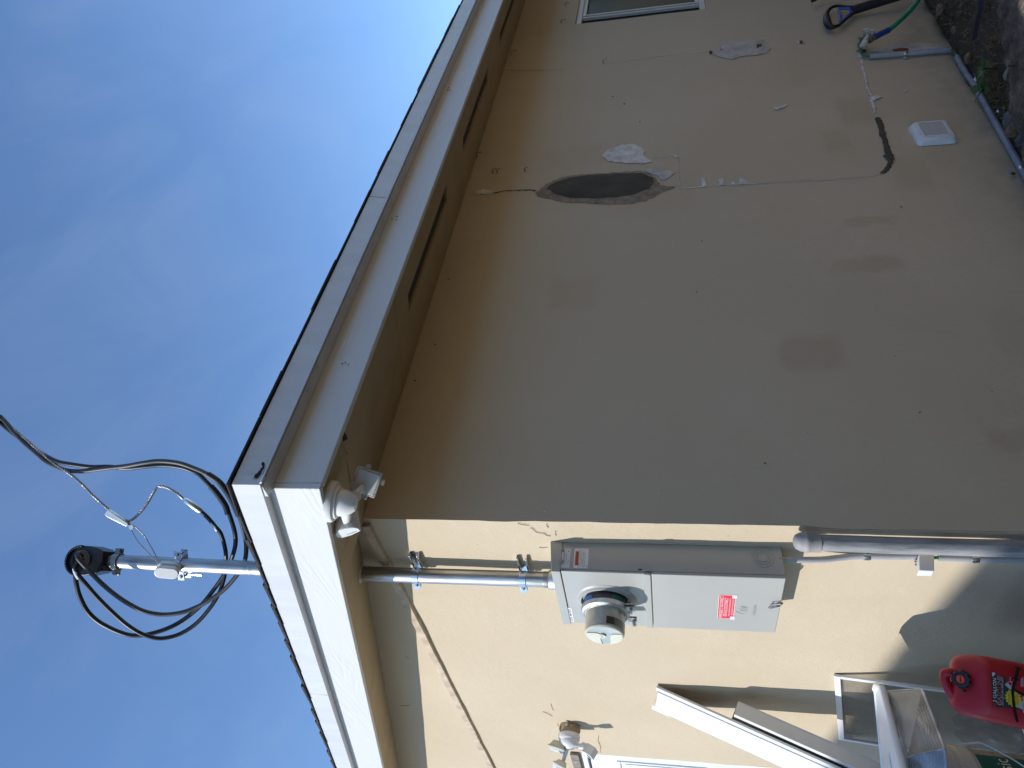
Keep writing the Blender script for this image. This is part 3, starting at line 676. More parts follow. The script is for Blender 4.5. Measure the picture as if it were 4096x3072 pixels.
patchB([Z7(*p) for p in [(530, 310), (580, 308), (600, 318), (540, 328)]], M_SPACK, 0.002, 0.005, 3, 0.004, 'filler_patch')
patchB([Z7(*p) for p in [(550, 308), (575, 308), (572, 328), (555, 328)]], M_CRACK, 0.001, 0.003, 3, 0.007, 'wall_chip')
patchB([Z7(*p) for p in [(1235, 375), (1290, 362), (1360, 368), (1350, 385), (1240, 390)]], M_RUST, 0.002, 0.004, 3, 0.007, 'rust_stain', 'orange rust stain beside the tap pipe')
patchB([Z7(*p) for p in [(1065, 385), (1180, 345), (1290, 330), (1480, 322), (1640, 335), (1660, 352), (1500, 368), (1360, 392), (1200, 395)]], M_FILLG, 0.002, 0.006, 4, 0.004, 'filler_patch')
patchB([Z7(*p) for p in [(1315, 690), (1350, 660), (1345, 680)]], M_PAPER, 0.002, 0.002, 2, 0.004, 'filler_patch')
for q in ([(1725, 378), (1750, 378), (1748, 402), (1727, 402)], [(1805, 368), (1830, 370), (1825, 380), (1808, 380)]):
    patchB([Z8(*p) for p in q], M_CRACK, 0.001, 0.003, 3, 0.005, 'wall_chip')
for (x_, y_) in ((1100, 770), (1215, 900), (1015, 715), (2808, 965), (2785, 1170), (3580, 1428), (3678, 1653), (3059, 1855), (3605, 830), (3968, 1570), (1795, 1120), (1740, 1380), (1660, 1525)):
    if x_ < 1300: x_, y_ = Z8(x_, y_)
    s_ = random.uniform(2.5, 5)
    patchB([(x_-s_, y_-s_*.4), (x_+s_, y_-s_*.6), (x_+s_*.8, y_+s_*.5), (x_-s_*.7, y_+s_*.5)], M_CRACK, 0.001, 0.001, 2, 0.004, 'wall_chip')
for (x_, y_) in ((2186, 2010), (2181, 2050), (2330, 1786), (2634, 1977), (1380*1.0+920, 1990)):
    patchB([(x_-3, y_-2), (x_+3, y_-2), (x_+2, y_+2), (x_-2, y_+3)], M_SPACK, 0.001, 0.001, 2, 0.004, 'wall_chip')
# hooks and nails left in the shaded wall
def hook(px, py, ln, drop):
    p = B(px, py); mb = MB(); mb.tube([p+V((0, 0.005, 0)), p+V((0, -ln, 0.0)), p+V((0.004, -ln-0.004, -drop*0.5)), p+V((0.004, -ln, -drop))], 0.004, M_STEEL, 6)
    mb.build('wall_hook', house)
for q in ((2045, 222, 0.03, 0.05), (2100, 685, 0.02, 0.02), (1972, 692, 0.025, 0.03), (1990, 690, 0.02, 0.03), (2413, 255, 0.03, 0.03), (2245, 92, 0.02, 0.04), (2262, 22, 0.02, 0.03), (1909, 630, 0.03, 0.03)): hook(*q)
# cracks of the gable wall
Z9 = lambda x, y: (2000+x*.2411, 2000+y*.2411)
for pts in ([(290, 370), (400, 390), (490, 405)], [(500, 445), (545, 460), (590, 510), (650, 530), (730, 530), (760, 565), (845, 582)], [(770, 385), (800, 450)], [(645, 768), (715, 780), (790, 770)], [(912, 500), (925, 590)]):
    ribbon(A, [Z9(*p) for p in pts], M_CRACKL, 0.0010, 'wall_crack', off=0.0035, jit=0.002)
Z10 = lambda x, y: (1000+x*.5255, 2200+y*.5255)
for pts in ([(1140, 1190), (1160, 1180), (1215, 1178)], [(1180, 800), (1210, 820)]):
    ribbon(A, [Z10(*p) for p in pts], M_CRACKL, 0.0011, 'wall_crack', off=0.0035, jit=0.003)
Z11 = lambda x, y: (2150+x*.1808, 2800+y*.1808)
for pts in ([(300, 60), (320, 150), (350, 220)], [(110, 235), (200, 265), (330, 340)], [(430, 520), (500, 570), (530, 590)], [(1350, 780), (1340, 900), (1390, 1000), (1400, 1150)]):
    ribbon(A, [Z11(*p) for p in pts], M_CRACKL, 0.0010, 'wall_crack', off=0.0035, jit=0.003)
# damage and cracks of the soffit near the corner
def sofpatch(pts, m, name, jit=0.002, lift=0.003):
    w = [SOF(*p) for p in pts]; o = rough_outline(w, jit, 3)
    mb = MB(); mb.add([V((q.x, q.y, zsof(q.y)+0.004-lift)) for q in o], [tuple(range(len(o)))], m, False); return mb.build(name, house)
Z2 = lambda x, y: (1250+x*.3014, 1700+y*.3014)
sofpatch([Z2(*p) for p in [(385, 75), (428, 35), (440, 110), (478, 190), (412, 220)]], M_BLACK, 'soffit_hole')
def sofcrack(pts, w):
    mbk = MB()
    for p, q in zip(pts, pts[1:]):
        a = SOF(*p); b = SOF(*q); t = (b-a).normalized(); s_ = V((-t.y, t.x, 0))*w
        sofq = [a+s_*random.uniform(.5, 1.3), b+s_*random.uniform(.5, 1.3), b-s_*random.uniform(.5, 1.3), a-s_*random.uniform(.5, 1.3)]
        mbk.add([V((q_.x, q_.y, zsof(q_.y)+0.0015)) for q_ in sofq], [(0, 1, 2, 3)], M_BLACK, False)
    mbk.build('soffit_crack', house)
sofcrack([Z2(*p) for p in [(420, 260), (440, 350), (480, 390)]], 0.001)
sofcrack([Z2(*p) for p in [(470, 470), (480, 600), (500, 690), (515, 770)]], 0.002)
sofcrack([Z2(*p) for p in [(545, 990), (570, 1090), (560, 1170), (578, 1230)]], 0.002)
sofcrack([Z2(*p) for p in [(490, 1460), (455, 1560), (430, 1655)]], 0.0016)
sofcrack([(1576, 1186), (1590, 1300), (1606, 1430), (1608, 1570)], 0.001)
sofcrack([Z6 for Z6 in [(1971, 290), (1966, 370), (1965, 425)]], 0.0012)
# black sealant smeared at the trim corner
w = [B(*p, UB+0.002) for p in ((1012, 1912), (1024, 1898), (1040, 1880), (1050, 1868), (1048, 1852), (1056, 1848), (1060, 1866), (1052, 1882), (1040, 1900), (1030, 1912))]
mb = MB(); mb.prism(rough_outline(w, 0.0015, 3), V((0, -0.0015, 0)), M_BLACK); mb.build('sealant_smear', house)
# knots of the eave board
for (kx, ky, s_) in ((1795, 356, 9), (1580, 872, 14), (1380, 1458, 13)):
    for _ in range(4):
        a = random.uniform(0, 6.28); qx = kx+math.cos(a)*s_; qy = ky+math.sin(a)*s_*0.55
        wv = [B(qx+dx, qy+dy, OB+0.0012) for dx, dy in ((-3, -1.5), (3, -1), (2.4, 1.6), (-2, 1.8))]
        MB().prism(wv, V((0, -0.0006, 0)), M_CRACK).build('board_knot', house)

# ------------------------------------------------------------------ unseen house-shaped block, added to shadow the foot of the gable wall
NX = -8.0
nb = thing('light_shaping_block', (NX-2, 4, -0.2), 'unseen house-shaped block added to cast the soft shadow on the gable wall', 'house')
mb = MB(); prof = [(1.85, -0.3), (6.0, -0.3), (6.0, 5.99), (4.3, 5.74), (2.9, 5.58), (2.1, 5.46), (1.85, 5.40)]
mb.prism([(NX, y, z) for y, z in prof], (-6, 0, 0), M_FARW); mb.build('wall', nb)
mb = MB(); top = [(6.1, 6.05), (4.3, 5.79), (2.9, 5.63), (1.80, 5.45)]
mb.prism([(NX+0.02, y, z) for y, z in top] + [(NX+0.02, y, z+0.07) for y, z in reversed(top)], (-6.04, 0, 0), M_SHINGLE); mb.build('roof', nb)
sb2 = thing('light_shaping_block', (4, -10, -0.2), 'unseen tan and brown block added to block sky and bounce warm light onto the shaded wall', 'house')  # added out of view: brown part blocks low sky, tan wing bounces sunlight
M_TAN = mat('warm_bounce', (0.80, 0.59, 0.35), 0.8, var=0.1, vscale=2); M_BRN = mat('sky_block_brown', (0.17, 0.12, 0.075), 0.8, var=0.2, vscale=2)
mb = MB(); mb.prism([(-9, -8, -0.8), (4.98, -8, -0.8), (4.98, -8, 3.4), (-9, -8, 3.4)], (0, -7, 0), M_BRN); mb.build('wall', sb2)
mb = MB(); mb.prism([(5, -3.3, -0.8), (5, -15, -0.8), (5, -15, 3.0), (5, -9, 4.0), (5, -3.3, 3.0)], (16, 0, 0), M_TAN); mb.build('wall', sb2)
mb = MB(); mb.prism([(-9.3, -7.7, 3.4), (-9.3, -11.5, 4.5), (-9.3, -15.3, 3.4), (-9.3, -15.3, 3.52), (-9.3, -11.5, 4.62), (-9.3, -7.7, 3.52)], (14.28, 0, 0), M_SHINGLE); mb.build('roof', sb2)
mb = MB(); mb.prism([(4.99, -3.0, 2.97), (4.99, -9, 4.03), (4.99, -15.3, 2.97), (4.99, -15.3, 3.07), (4.99, -9, 4.13), (4.99, -3.0, 3.07)], (16.2, 0, 0), M_SHINGLE); mb.build('roof', sb2)

# ------------------------------------------------------------------ service mast
CX, CY = -0.0563, 0.3084
mast = thing('service_mast', (CX, CY, 1.90), 'galvanised steel conduit mast rising through the eaves to a black weatherhead', 'conduit mast')
def mast_y(z): return CY if z < 2.62 else CY - 0.036*(z-2.62)/1.2
mp_ = [V((CX, mast_y(z), z)) for z in (1.90, 2.2, 2.62, 2.9, 3.3, 3.86)]
mb = MB(); mb.tube(mp_, 0.0295, M_GALV, 28); mb.build('conduit_pipe', mast)
mb = MB(); mb.lathe([(0.0375, 0), (0.0375, 0.028), (0.034, 0.034), (0.0305, 0.036)], (CX, CY, 1.899), (0, 0, 1), M_ALU, 28)
mb.build('hub', mast)
mb = MB(); mb.lathe([(0.0302, 0), (0.0306, 0.002), (0.0302, 0.004), (0.0306, 0.006), (0.0302, 0.008), (0.0306, 0.010), (0.0302, 0.012), (0.0306, 0.014), (0.0302, 0.016)], (CX, CY, 1.936), (0, 0, 1), M_STEEL, 28); mb.build('threaded_end', mast)
for zz in (3.02, 3.16, 3.185):         # ink bands printed on the pipe
    mb = MB(); mb.lathe([(0.0297, 0), (0.0297, 0.014)], (CX, mast_y(zz), zz), (0, -0.03, 1), M_STEEL, 28, ref=(-1, 0, 0), a0=-1.2, a1=1.2); mb.build('ink_band', mast)
# caulk ring where the pipe enters the soffit
zc = zsof(CY)+RISE*0.8
mb = MB(); mb.lathe([(0.030, -0.012), (0.036, -0.006), (0.040, 0.004), (0.040, 0.01)], (CX, CY, zc), (0, -0.2, 1), M_SPACK, 24); mb.build('caulk_ring', mast)
def strut(z):
    mb = MB(); y0, y1 = 0.222, 0.345; d = 0.024; h = 0.0205; t = 0.0028; lip = 0.008
    # channel open towards the pipe
    mb.box((-t, y0, z-h), (0, y1, z+h), M_ZINC)
    for sg in (-1, 1):
        mb.box((-d, y0, z+sg*h), (-t, y1, z+sg*(h-t)), M_ZINC)
        mb.box((-d, y0, z+sg*(h-t)), (-d+t, y1, z+sg*(h-lip)), M_ZINC)
        mb.box((-d+t, y0, z+sg*(h-lip)), (-d+t+0.006, y1, z+sg*(h-lip+0.002)), M_ZINC)
    st = mb.build('strut_bracket', mast, bevel=0.0006)
    mb = MB()
    for a0, a1 in ((math.radians(-125), math.radians(60)), (math.radians(66), math.radians(130))):
        mb.lathe([(0.0298, -0.013), (0.0325, -0.013), (0.0325, 0.013), (0.0298, 0.013)], (CX, CY, z), (0, 0, 1), M_ZINC, 24, ref=(-1, 0, 0), a0=a0, a1=a1)
    fr = Frame((CX-0.016, CY+0.028, z), (-0.62, 0.78, 0), (0, 0, 1))
    for k in (-0.006, 0.006):          # the two ears with their bolt
        mb.lathe([(0.0005, -0.0012), (0.0135, -0.0012), (0.0135, 0.0012), (0.0005, 0.0012)], fr.p(0.012, 0, k), fr.n, M_ZINC, 18)
        mb.fbox(fr, (-0.012, -0.013, k-0.0012), (0.010, 0.013, k+0.0012), M_ZINC)
    mb.build('pipe_clamp', st, bevel=0.0005)
    mb = MB(); mb.tube([fr.p(0.010, 0, -0.018), fr.p(0.010, 0, 0.020)], 0.0032, M_ZINC, 8)
    mb.lathe([(0.0005, 0.0), (0.0065, 0.0), (0.0065, 0.004), (0.003, 0.006)], fr.p(0.010, 0, 0.0075), fr.n, M_ZINC, 6); mb.build('bolt', st)
strut(2.463); strut(2.032)
# weatherhead
WH = D(352, 2243, 3.155)
wn_ = (CAM_LOC-WH); wn_ = V((wn_.x, wn_.y, -0.55)).normalized()
wf = Frame(WH, wn_.cross(V((0, 0, 1)))*-1, (0, 0, 1))
if wf.n.dot(wn_) < 0: wf = Frame(WH, wn_.cross(V((0, 0, 1))), (0, 0, 1))
def dome(r, yb, wb, n=18):
    pts = [(r*math.cos(t), 0.010+r*1.12*math.sin(t)) for t in [math.pi*i/n for i in range(n+1)]]
    return pts + [(-r*0.98, -0.02), (-wb*1.25, yb+0.02), (-wb, yb), (wb, yb), (wb*1.25, yb+0.02), (r*0.98, -0.02)]
mb = MB(); mb.fprism(wf, dome(0.062, -0.092, 0.040), -0.052, 0.026, M_BPLAST)
wh = mb.build('weatherhead', mast, bevel=0.004, segs=3)
mb = MB(); out = dome(0.064, -0.05, 0.052)[:19]; inn = dome(0.057, -0.05, 0.047)[:19]
for i in range(18):
    a, b, c, d = out[i], out[i+1], inn[i+1], inn[i]
    mb.hexa([wf.p(*a, 0.0255), wf.p(*b, 0.0255), wf.p(*c, 0.0255), wf.p(*d, 0.0255), wf.p(*a, 0.040), wf.p(*b, 0.040), wf.p(*c, 0.040), wf.p(*d, 0.040)], M_BPLAST)
mb.build('hood_rim', wh, bevel=0.001)
mb = MB(); mb.lathe([(0.0005, 0.0275), (0.040, 0.0275), (0.042, 0.030), (0.044, 0.0275)], wf.p(0.002, 0.008, 0), wf.n, M_BLACK, 28); mb.build('wire_plate', wh)
mb = MB()
mb.lathe([(0.031, -0.012), (0.036, -0.014), (0.037, 0.012), (0.033, 0.014)], (CX, mast_y(3.80), 3.797), (0, -0.03, 1), M_STEEL, 24)
for sg in (-1, 1):
    mb.fbox(Frame((CX, mast_y(3.8), 3.797), wf.ex, (0, 0, 1)), (sg*0.030, -0.012, 0.006), (sg*0.056, 0.012, 0.014), M_STEEL)
    mb.fbox(Frame((CX, mast_y(3.8), 3.797), wf.ex, (0, 0, 1)), (sg*0.030, -0.012, -0.012), (sg*0.056, 0.012, -0.004), M_STEEL)
mb.build('collar_clamp', mast, bevel=0.002)
# insulator on its pipe clamp
zi = 3.50
IC = V((CX, mast_y(zi), zi))
cf = Frame(IC, (0.55, -0.83, 0), (0, 0, 1))   # ex across the pipe (towards picture right of upright view)
if (cf.n.dot(CAM_LOC-IC)) < 0: cf = Frame(IC, (-0.55, 0.83, 0), (0, 0, 1))
mb = MB(); mb.lathe([(0.0298, -0.014), (0.032, -0.014), (0.032, 0.014), (0.0298, 0.014)], IC, (0, 0, 1), M_ZINC, 26)
for sg in (-1, 1):
    for k, dz in ((0.010, 0.0), (-0.012, -0.018)):
        mb.fbox(cf, (sg*0.022, dz-0.015, k-0.0012), (sg*0.066, dz+0.015, k+0.0012), M_ZINC)
ic = mb.build('insulator_clamp', mast, bevel=0.001)
for sg in (-1, 1):
    mb = MB()
    mb.tube([cf.p(sg*0.050, 0.0, 0.018), cf.p(sg*0.052, -0.020, -0.030)], 0.0042, M_ZINC, 8)
    mb.lathe([(0.0005, 0), (0.008, 0), (0.0085, 0.003), (0.005, 0.0065), (0.0005, 0.0065)], cf.p(sg*0.050, 0.0, 0.012), cf.n, M_ZINC, 12)
    if sg < 0: mb.tube([cf.p(-0.054, -0.022, -0.025), cf.p(-0.060, -0.072, -0.03)], 0.0048, M_ZINC, 8)
    mb.build('clamp_bolt', ic)
io = cf.p(0.010, 0.016, 0.052)
ia = (cf.ex*0.25 + cf.ey*0.86 + cf.n*0.35).normalized()       # long axis of the spool block
il = ia.cross(cf.n).normalized()
mb = MB()
prf = lambda r: [(0.0005, -0.030), (r*0.8, -0.030), (r, -0.024), (r, -0.012), (r*0.72, -0.004), (r*0.72, 0.004), (r, 0.012), (r, 0.024), (r*0.8, 0.030), (0.0005, 0.030)]
isf = Frame(io, ia, il)
def lobe(z0, z1, r0, r1):
    pts = []
    for i in range(17): t = math.pi*(-0.5+i/16); pts.append((0.022+r0*math.cos(t), r0*math.sin(t)))
    for i in range(17): t = math.pi*(0.5+i/16); pts.append((-0.022+r0*math.cos(t), r0*math.sin(t)))
    mb.fprism(Frame(io, ia, cf.n.cross(ia)), pts, z0, z1, M_WHITEP)
isn = ia.cross(cf.n.cross(ia)).normalized()
lobe(-0.012, 0.010, 0.0255, 0); lobe(0.0102, 0.024, 0.019, 0); lobe(0.0242, 0.044, 0.0255, 0)
mb.build('insulator', ic, bevel=0.004, segs=3)

# ------------------------------------------------------------------ service cables
ZC = lambda x, y: (x*.7233, 1500+y*.7233)
DM = 3.12
def cable_pts(pts):
    out = []
    for q in pts:
        x, y, d = q; px_, py_ = ZC(x, y); out.append(D(px_, py_, d))
    return smooth_path(out, 5)
far = [(-160, 95, 3.35), (-900, -700, 4.6), (-2600, -2300, 9.0)]
c1 = [(452, 1002, 3.10), (432, 985, 3.07), (428, 1005, 3.05), (445, 1030, 3.05), (500, 1090, 3.06), (570, 1160, 3.07), (650, 1225, 3.08), (720, 1270, 3.09), (800, 1308, 3.10), (900, 1325, 3.12), (1000, 1315, 3.13), (1080, 1287, 3.14), (1150, 1250, 3.14), (1230, 1195, 3.14), (1300, 1120, 3.13), (1350, 1040, 3.12), (1362, 950, 3.10), (1350, 870, 3.09), (1322, 780, 3.08), (1290, 710, 3.08), (1255, 650, 3.08), (1210, 590, 3.08), (1140, 545, 3.08), (1060, 510, 3.09), (980, 485, 3.09), (880, 476, 3.09), (800, 485, 3.09), (700, 503, 3.10), (620, 512, 3.11), (540, 522, 3.12), (460, 532, 3.13), (380, 530, 3.14), (330, 515, 3.15), (260, 482, 3.17), (200, 432, 3.19), (150, 390, 3.20), (80, 320, 3.22), (0, 228, 3.25)] + far
mb = MB(); mb.tube(cable_pts(c1), 0.0094, M_CABLE2, 10)
o1 = mb.build('service_cable', base=D(*ZC(900, 1325), 3.12)); tag(o1, 'black service cable painted a paler sunlit grey, innermost of the drip loops below the weatherhead', 'cable', 'service cables looping to the mast')
mb = MB()
def sleeve(pts, r, m): mb.tube(smooth_path([D(*ZC(x, y), d) for x, y, d in pts], 4), r, m, 12)
sleeve([(1150, 549, 3.08), (1210, 590, 3.08), (1255, 648, 3.08), (1292, 712, 3.08), (1322, 780, 3.08)], 0.0130, M_CABLE); mb.build('splice_sleeve', o1)
c3 = [(440, 1040, 3.10), (420, 1062, 3.07), (417, 1100, 3.06), (422, 1150, 3.06), (440, 1220, 3.07), (480, 1300, 3.08), (540, 1360, 3.09), (620, 1405, 3.10), (700, 1435, 3.11), (760, 1441, 3.12), (830, 1432, 3.13), (930, 1400, 3.15), (1020, 1350, 3.17), (1110, 1275, 3.17), (1180, 1190, 3.17), (1235, 1110, 3.16), (1272, 1040, 3.15), (1300, 950, 3.12), (1300, 880, 3.10), (1275, 790, 3.10), (1245, 720, 3.10), (1200, 655, 3.10), (1150, 600, 3.10), (1100, 550, 3.105), (1060, 530, 3.11), (1000, 510, 3.11), (900, 499, 3.11), (800, 507, 3.11), (700, 516, 3.115), (600, 507, 3.12), (500, 508, 3.13), (400, 495, 3.14), (320, 480, 3.155), (250, 446, 3.18), (170, 393, 3.20), (60, 312, 3.23), (0, 262, 3.255)] + [(x, y+28, d+0.01) for x, y, d in far]
mb = MB(); mb.tube(cable_pts(c3), 0.0094, M_CABLE, 10)
o3 = mb.build('service_cable', base=D(*ZC(760, 1441), 3.12)); tag(o3, 'black service cable leaving the weatherhead on the outside of the drip loops', 'cable', 'service cables looping to the mast')
mb = MB(); sleeve([(1165, 615, 3.10), (1200, 655, 3.10), (1245, 720, 3.10), (1262, 770, 3.10)], 0.0130, M_CABLE); mb.build('splice_sleeve', o3)
c2 = [(455, 1020, 3.11), (418, 1055, 3.05), (425, 1095, 3.045), (470, 1150, 3.045), (540, 1230, 3.055), (620, 1310, 3.065), (700, 1380, 3.075), (780, 1430, 3.09), (860, 1455, 3.11), (930, 1452, 3.13), (1010, 1425, 3.15), (1090, 1370, 3.16), (1160, 1290, 3.16), (1210, 1210, 3.16), (1240, 1120, 3.16), (1250, 1030, 3.15), (1245, 960, 3.12), (1222, 880, 3.10), (1190, 838, 3.10), (1150, 790, 3.10), (1106, 750, 3.10)]
mb = MB(); mb.tube(cable_pts(c2), 0.0088, M_CABLE, 10)
o2 = mb.build('service_cable', base=D(*ZC(860, 1455), 3.11)); tag(o2, 'black neutral cable with two bands of white tape joined to a bare twisted strand', 'cable', 'service cables looping to the mast')
mb = MB(); sleeve([(414, 1068, 3.047), (422, 1095, 3.045), (440, 1125, 3.045)], 0.0098, M_TAPE); mb.build('tape_band', o2)
mb = MB(); sleeve([(1168, 818, 3.10), (1188, 840, 3.10), (1205, 860, 3.10)], 0.0096, M_TAPE); mb.build('tape_band', o2)
mb = MB(); mb.tube([D(*ZC(x, y), 3.10) for x, y in ((1118, 757), (1106, 750), (1030, 696), (1014, 688))], [0.008, 0.0125, 0.0125, 0.008], M_ZINC, 14); mb.build('splice_sleeve', o2)
def strand(path, r, pitch, mb, k=4, rr=None):
    rr = rr or r*0.48
    for s_ in range(k):
        pts = []; L_ = 0; a = (path[1]-path[0]).orthogonal().normalized()
        for i, p in enumerate(path):
            t = (path[min(i+1, len(path)-1)]-path[max(i-1, 0)]).normalized(); a = (a-t*a.dot(t)).normalized(); b = t.cross(a)
            if i: L_ += (p-path[i-1]).length
            th = 2*math.pi*(L_/pitch + s_/k); pts.append(p+(a*math.cos(th)+b*math.sin(th))*r*0.55)
        mb.tube(pts, rr, M_WIRE, 6)
w1 = smooth_path([D(*ZC(x, y), d) for x, y, d in ((1025, 695, 3.10), (980, 655, 3.10), (930, 625, 3.10), (888, 617, 3.10), (858, 635, 3.10), (820, 700, 3.10), (780, 755, 3.10), (720, 805, 3.09), (670, 795, 3.09))], 14)
w2 = smooth_path([D(*ZC(x, y), d) for x, y, d in ((700, 822, 3.09), (620, 758, 3.09), (520, 670, 3.10), (440, 590, 3.11), (370, 535, 3.13), (300, 490, 3.155), (230, 430, 3.18), (120, 335, 3.21), (0, 236, 3.26), (-160, 100, 3.36), (-900, -690, 4.62), (-2600, -2290, 9.02))], 22)
mb = MB(); strand(w1, 0.0056, 0.055, mb); mb.build('bare_strand', o2)
mb = MB(); strand(w2, 0.0056, 0.055, mb)
o4 = mb.build('messenger_wire', base=D(*ZC(620, 758), 3.09)); tag(o4, 'bare twisted messenger wire coming down from the sky to a wedge clamp', 'wire')
wc = Frame(D(*ZC(652, 792), 3.085), D(*ZC(712, 832), 3.085)-D(*ZC(590, 758), 3.085), UP)
wcl = thing('wedge_clamp', tuple(wc.o), 'silver wedge clamp gripping the bare messenger wire near the insulator', 'clamp')
mb = MB(); mb.fprism(wc, [(-0.055, -0.014), (-0.055, 0.014), (-0.038, 0.016), (0.048, 0.009), (0.055, 0.005), (0.055, -0.005), (0.048, -0.009)], -0.010, 0.010, M_ALU); mb.build('clamp_body', wcl, bevel=0.003)
mb = MB(); mb.tube(smooth_path([wc.p(0.050, 0.004, 0.004), D(*ZC(745, 838), 3.08), D(*ZC(790, 880), 3.085), D(*ZC(818, 920), 3.09), io+ia*0.012+il*0.004+cf.n*0.018, io-il*0.004+cf.n*0.019, D(*ZC(770, 930), 3.075), D(*ZC(728, 860), 3.08), wc.p(0.050, -0.004, 0.004)], 6), 0.0022, M_STEEL, 8); mb.build('wire_bail', wcl)
mb = MB(); mb.lathe([(0.0005, -0.004), (0.010, -0.004), (0.012, 0), (0.010, 0.004), (0.0005, 0.004)], D(*ZC(728, 842), 3.08), wc.n, M_ALU, 14); mb.build('eye', wcl)

# ------------------------------------------------------------------ meter and disconnect panel
BD, BY0, BY1, BZ0, BZ1 = 0.1221, 0.1313, 0.5219, 1.0987, 1.8987
panel = thing('meter_panel', (0, 0.326, BZ0), 'grey steel electric meter and emergency disconnect panel on the sunlit wall', 'meter box')
ZSPL = 1.550
mb = MB(); mb.box((-BD+0.010, BY0, BZ0), (-0.0, BY1, BZ1-0.004), M_BOX); mb.build('cabinet', panel, bevel=0.002)
mb = MB()
mb.hexa([(-BD-0.004, BY0-0.004, BZ1-0.034), (0.0, BY0-0.004, BZ1-0.034), (0.0, BY1+0.004, BZ1-0.034), (-BD-0.004, BY1+0.004, BZ1-0.034),
         (-BD-0.005, BY0-0.005, BZ1-0.002), (0.0, BY0-0.005, BZ1+0.012), (0.0, BY1+0.005, BZ1+0.012), (-BD-0.005, BY1+0.005, BZ1-0.002)], M_BOX)
mb.build('rain_cap', panel, bevel=0.002)
for yy_, zz_ in ((0, 0), (1, 1)):
    mb = MB(); mb.lathe([(0.0005, 0.006), (0.006, 0.005), (0.008, 0)], (-0.035-0.05*yy_, BY0-0.004, BZ1-0.034), (0, -0.6, -1), M_BOXD, 12)
    mb.build('cap_dimple', panel)
HC = V((-BD, 0.326, 1.715))
mb = MB(); mb.box((-BD, BY0+0.001, ZSPL+0.002), (-BD+0.0095, BY1-0.001, BZ1-0.036), M_BOX)
mb.box((-BD-0.006, BY0-0.003, ZSPL-0.004), (-BD+0.004, BY1+0.003, ZSPL+0.022), M_BOX)
cov = mb.build('meter_cover', panel, bevel=0.003)
mb = MB(); mb.lathe([(0.112, 0.0), (0.108, 0.004), (0.101, 0.006), (0.097, 0.012), (0.092, 0.013), (0.088, 0.006)], HC, (-1, 0, 0), M_BOX, 48); mb.build('hub_ring', cov)
mb = MB(); mb.box((-BD-0.003, BY0-0.001, BZ0-0.001), (-BD+0.0095, BY1+0.001, ZSPL-0.006), M_BOX)
pdoor = mb.build('disconnect_door', panel, bevel=0.003)
mb = MB(); mb.box((-BD+0.0098, BY0-0.003, ZSPL-0.006), (-BD+0.03, BY0+0.0, ZSPL+0.02), M_BOXD); mb.box((-BD+0.014, BY0-0.0006, ZSPL+0.026), (-BD+0.019, BY0+0.001, ZSPL+0.040), M_BLACK); mb.build('cover_tab', panel)
# knockout rings pressed in the side
mb = MB(); ko = V((-0.045, BY0, 1.164))
for r in (0.036, 0.025, 0.0155):
    mb.lathe([(r-0.0030, -0.0002), (r-0.0014, 0.0030), (r+0.0014, 0.0030), (r+0.0030, -0.0002)], ko, (0, -1, 0), M_BOX, 36)
mb.build('knockout', panel)
# latch
lf = Frame((-BD-0.003, 0.30, BZ0), (0, -1, 0), (0, 0, 1))
mb = MB()
pl = [(-0.030, 0.040), (-0.034, 0.030), (-0.016, 0.002), (0.004, -0.006), (0.012, -0.004), (0.010, 0.010), (-0.010, 0.028)]
mb.fprism(lf, pl, 0.0005, 0.004, M_STEEL); mb.tube([lf.p(-0.026, 0.036, 0.004), lf.p(0.010, 0.030, 0.010), lf.p(0.016, 0.004, 0.012), lf.p(0.012, -0.004, 0.004)], 0.0028, M_STEEL, 8)
mb.lathe([(0.002, 0), (0.006, 0), (0.006, 0.004), (0.002, 0.004)], lf.p(-0.004, 0.010, 0.004), lf.n, M_BLACK, 12); mb.build('latch', pdoor)
# pressed maker's mark
ef = Frame((-BD-0.0031, 0.352, 1.208), (0, -1, 0), (0, 0, 1)); mb = MB()
mb.text(ef, 'MILBANK', 0, -0.030, 0.011, M_BOX, 0.075, z=0.0006)
for r, a0, a1 in ((0.030, 2.0, 3.9), (0.022, -0.6, 0.9)):
    mb.tube([ef.p(r*math.cos(a0+(a1-a0)*i/9), 0.018+r*0.8*math.sin(a0+(a1-a0)*i/9), 0.0003) for i in range(10)], 0.0011, M_BOX, 6)
for xx in (-0.010, 0.002, 0.014): mb.tube([ef.p(xx, 0.0, 0.0003), ef.p(xx, 0.030-abs(xx)*0.5, 0.0003)], 0.0012, M_BOX, 6)
mb.build('pressed_mark', pdoor)
# stickers
def sticker(name, fr, w, h, paint, parent, label=None):
    mb = MB(); rr = 0.004
    pts = []
    for cx, cy, a in ((w/2-rr, h/2-rr, 0), (-w/2+rr, h/2-rr, 1), (-w/2+rr, -h/2+rr, 2), (w/2-rr, -h/2+rr, 3)):
        for i in range(5): t = math.pi/2*(a+i/4); pts.append((cx+rr*math.cos(t), cy+rr*math.sin(t)))
    paint(mb, pts); ob = mb.build(name, parent)
    if label: ob['label'] = label
    return ob
sf = Frame((-0.068, BY0-0.0005, 1.852), (-1, 0, 0), (0, 0, 1))
if sf.n.y > 0: sf = Frame((-0.068, BY0-0.0005, 1.852), (1, 0, 0), (0, 0, 1))
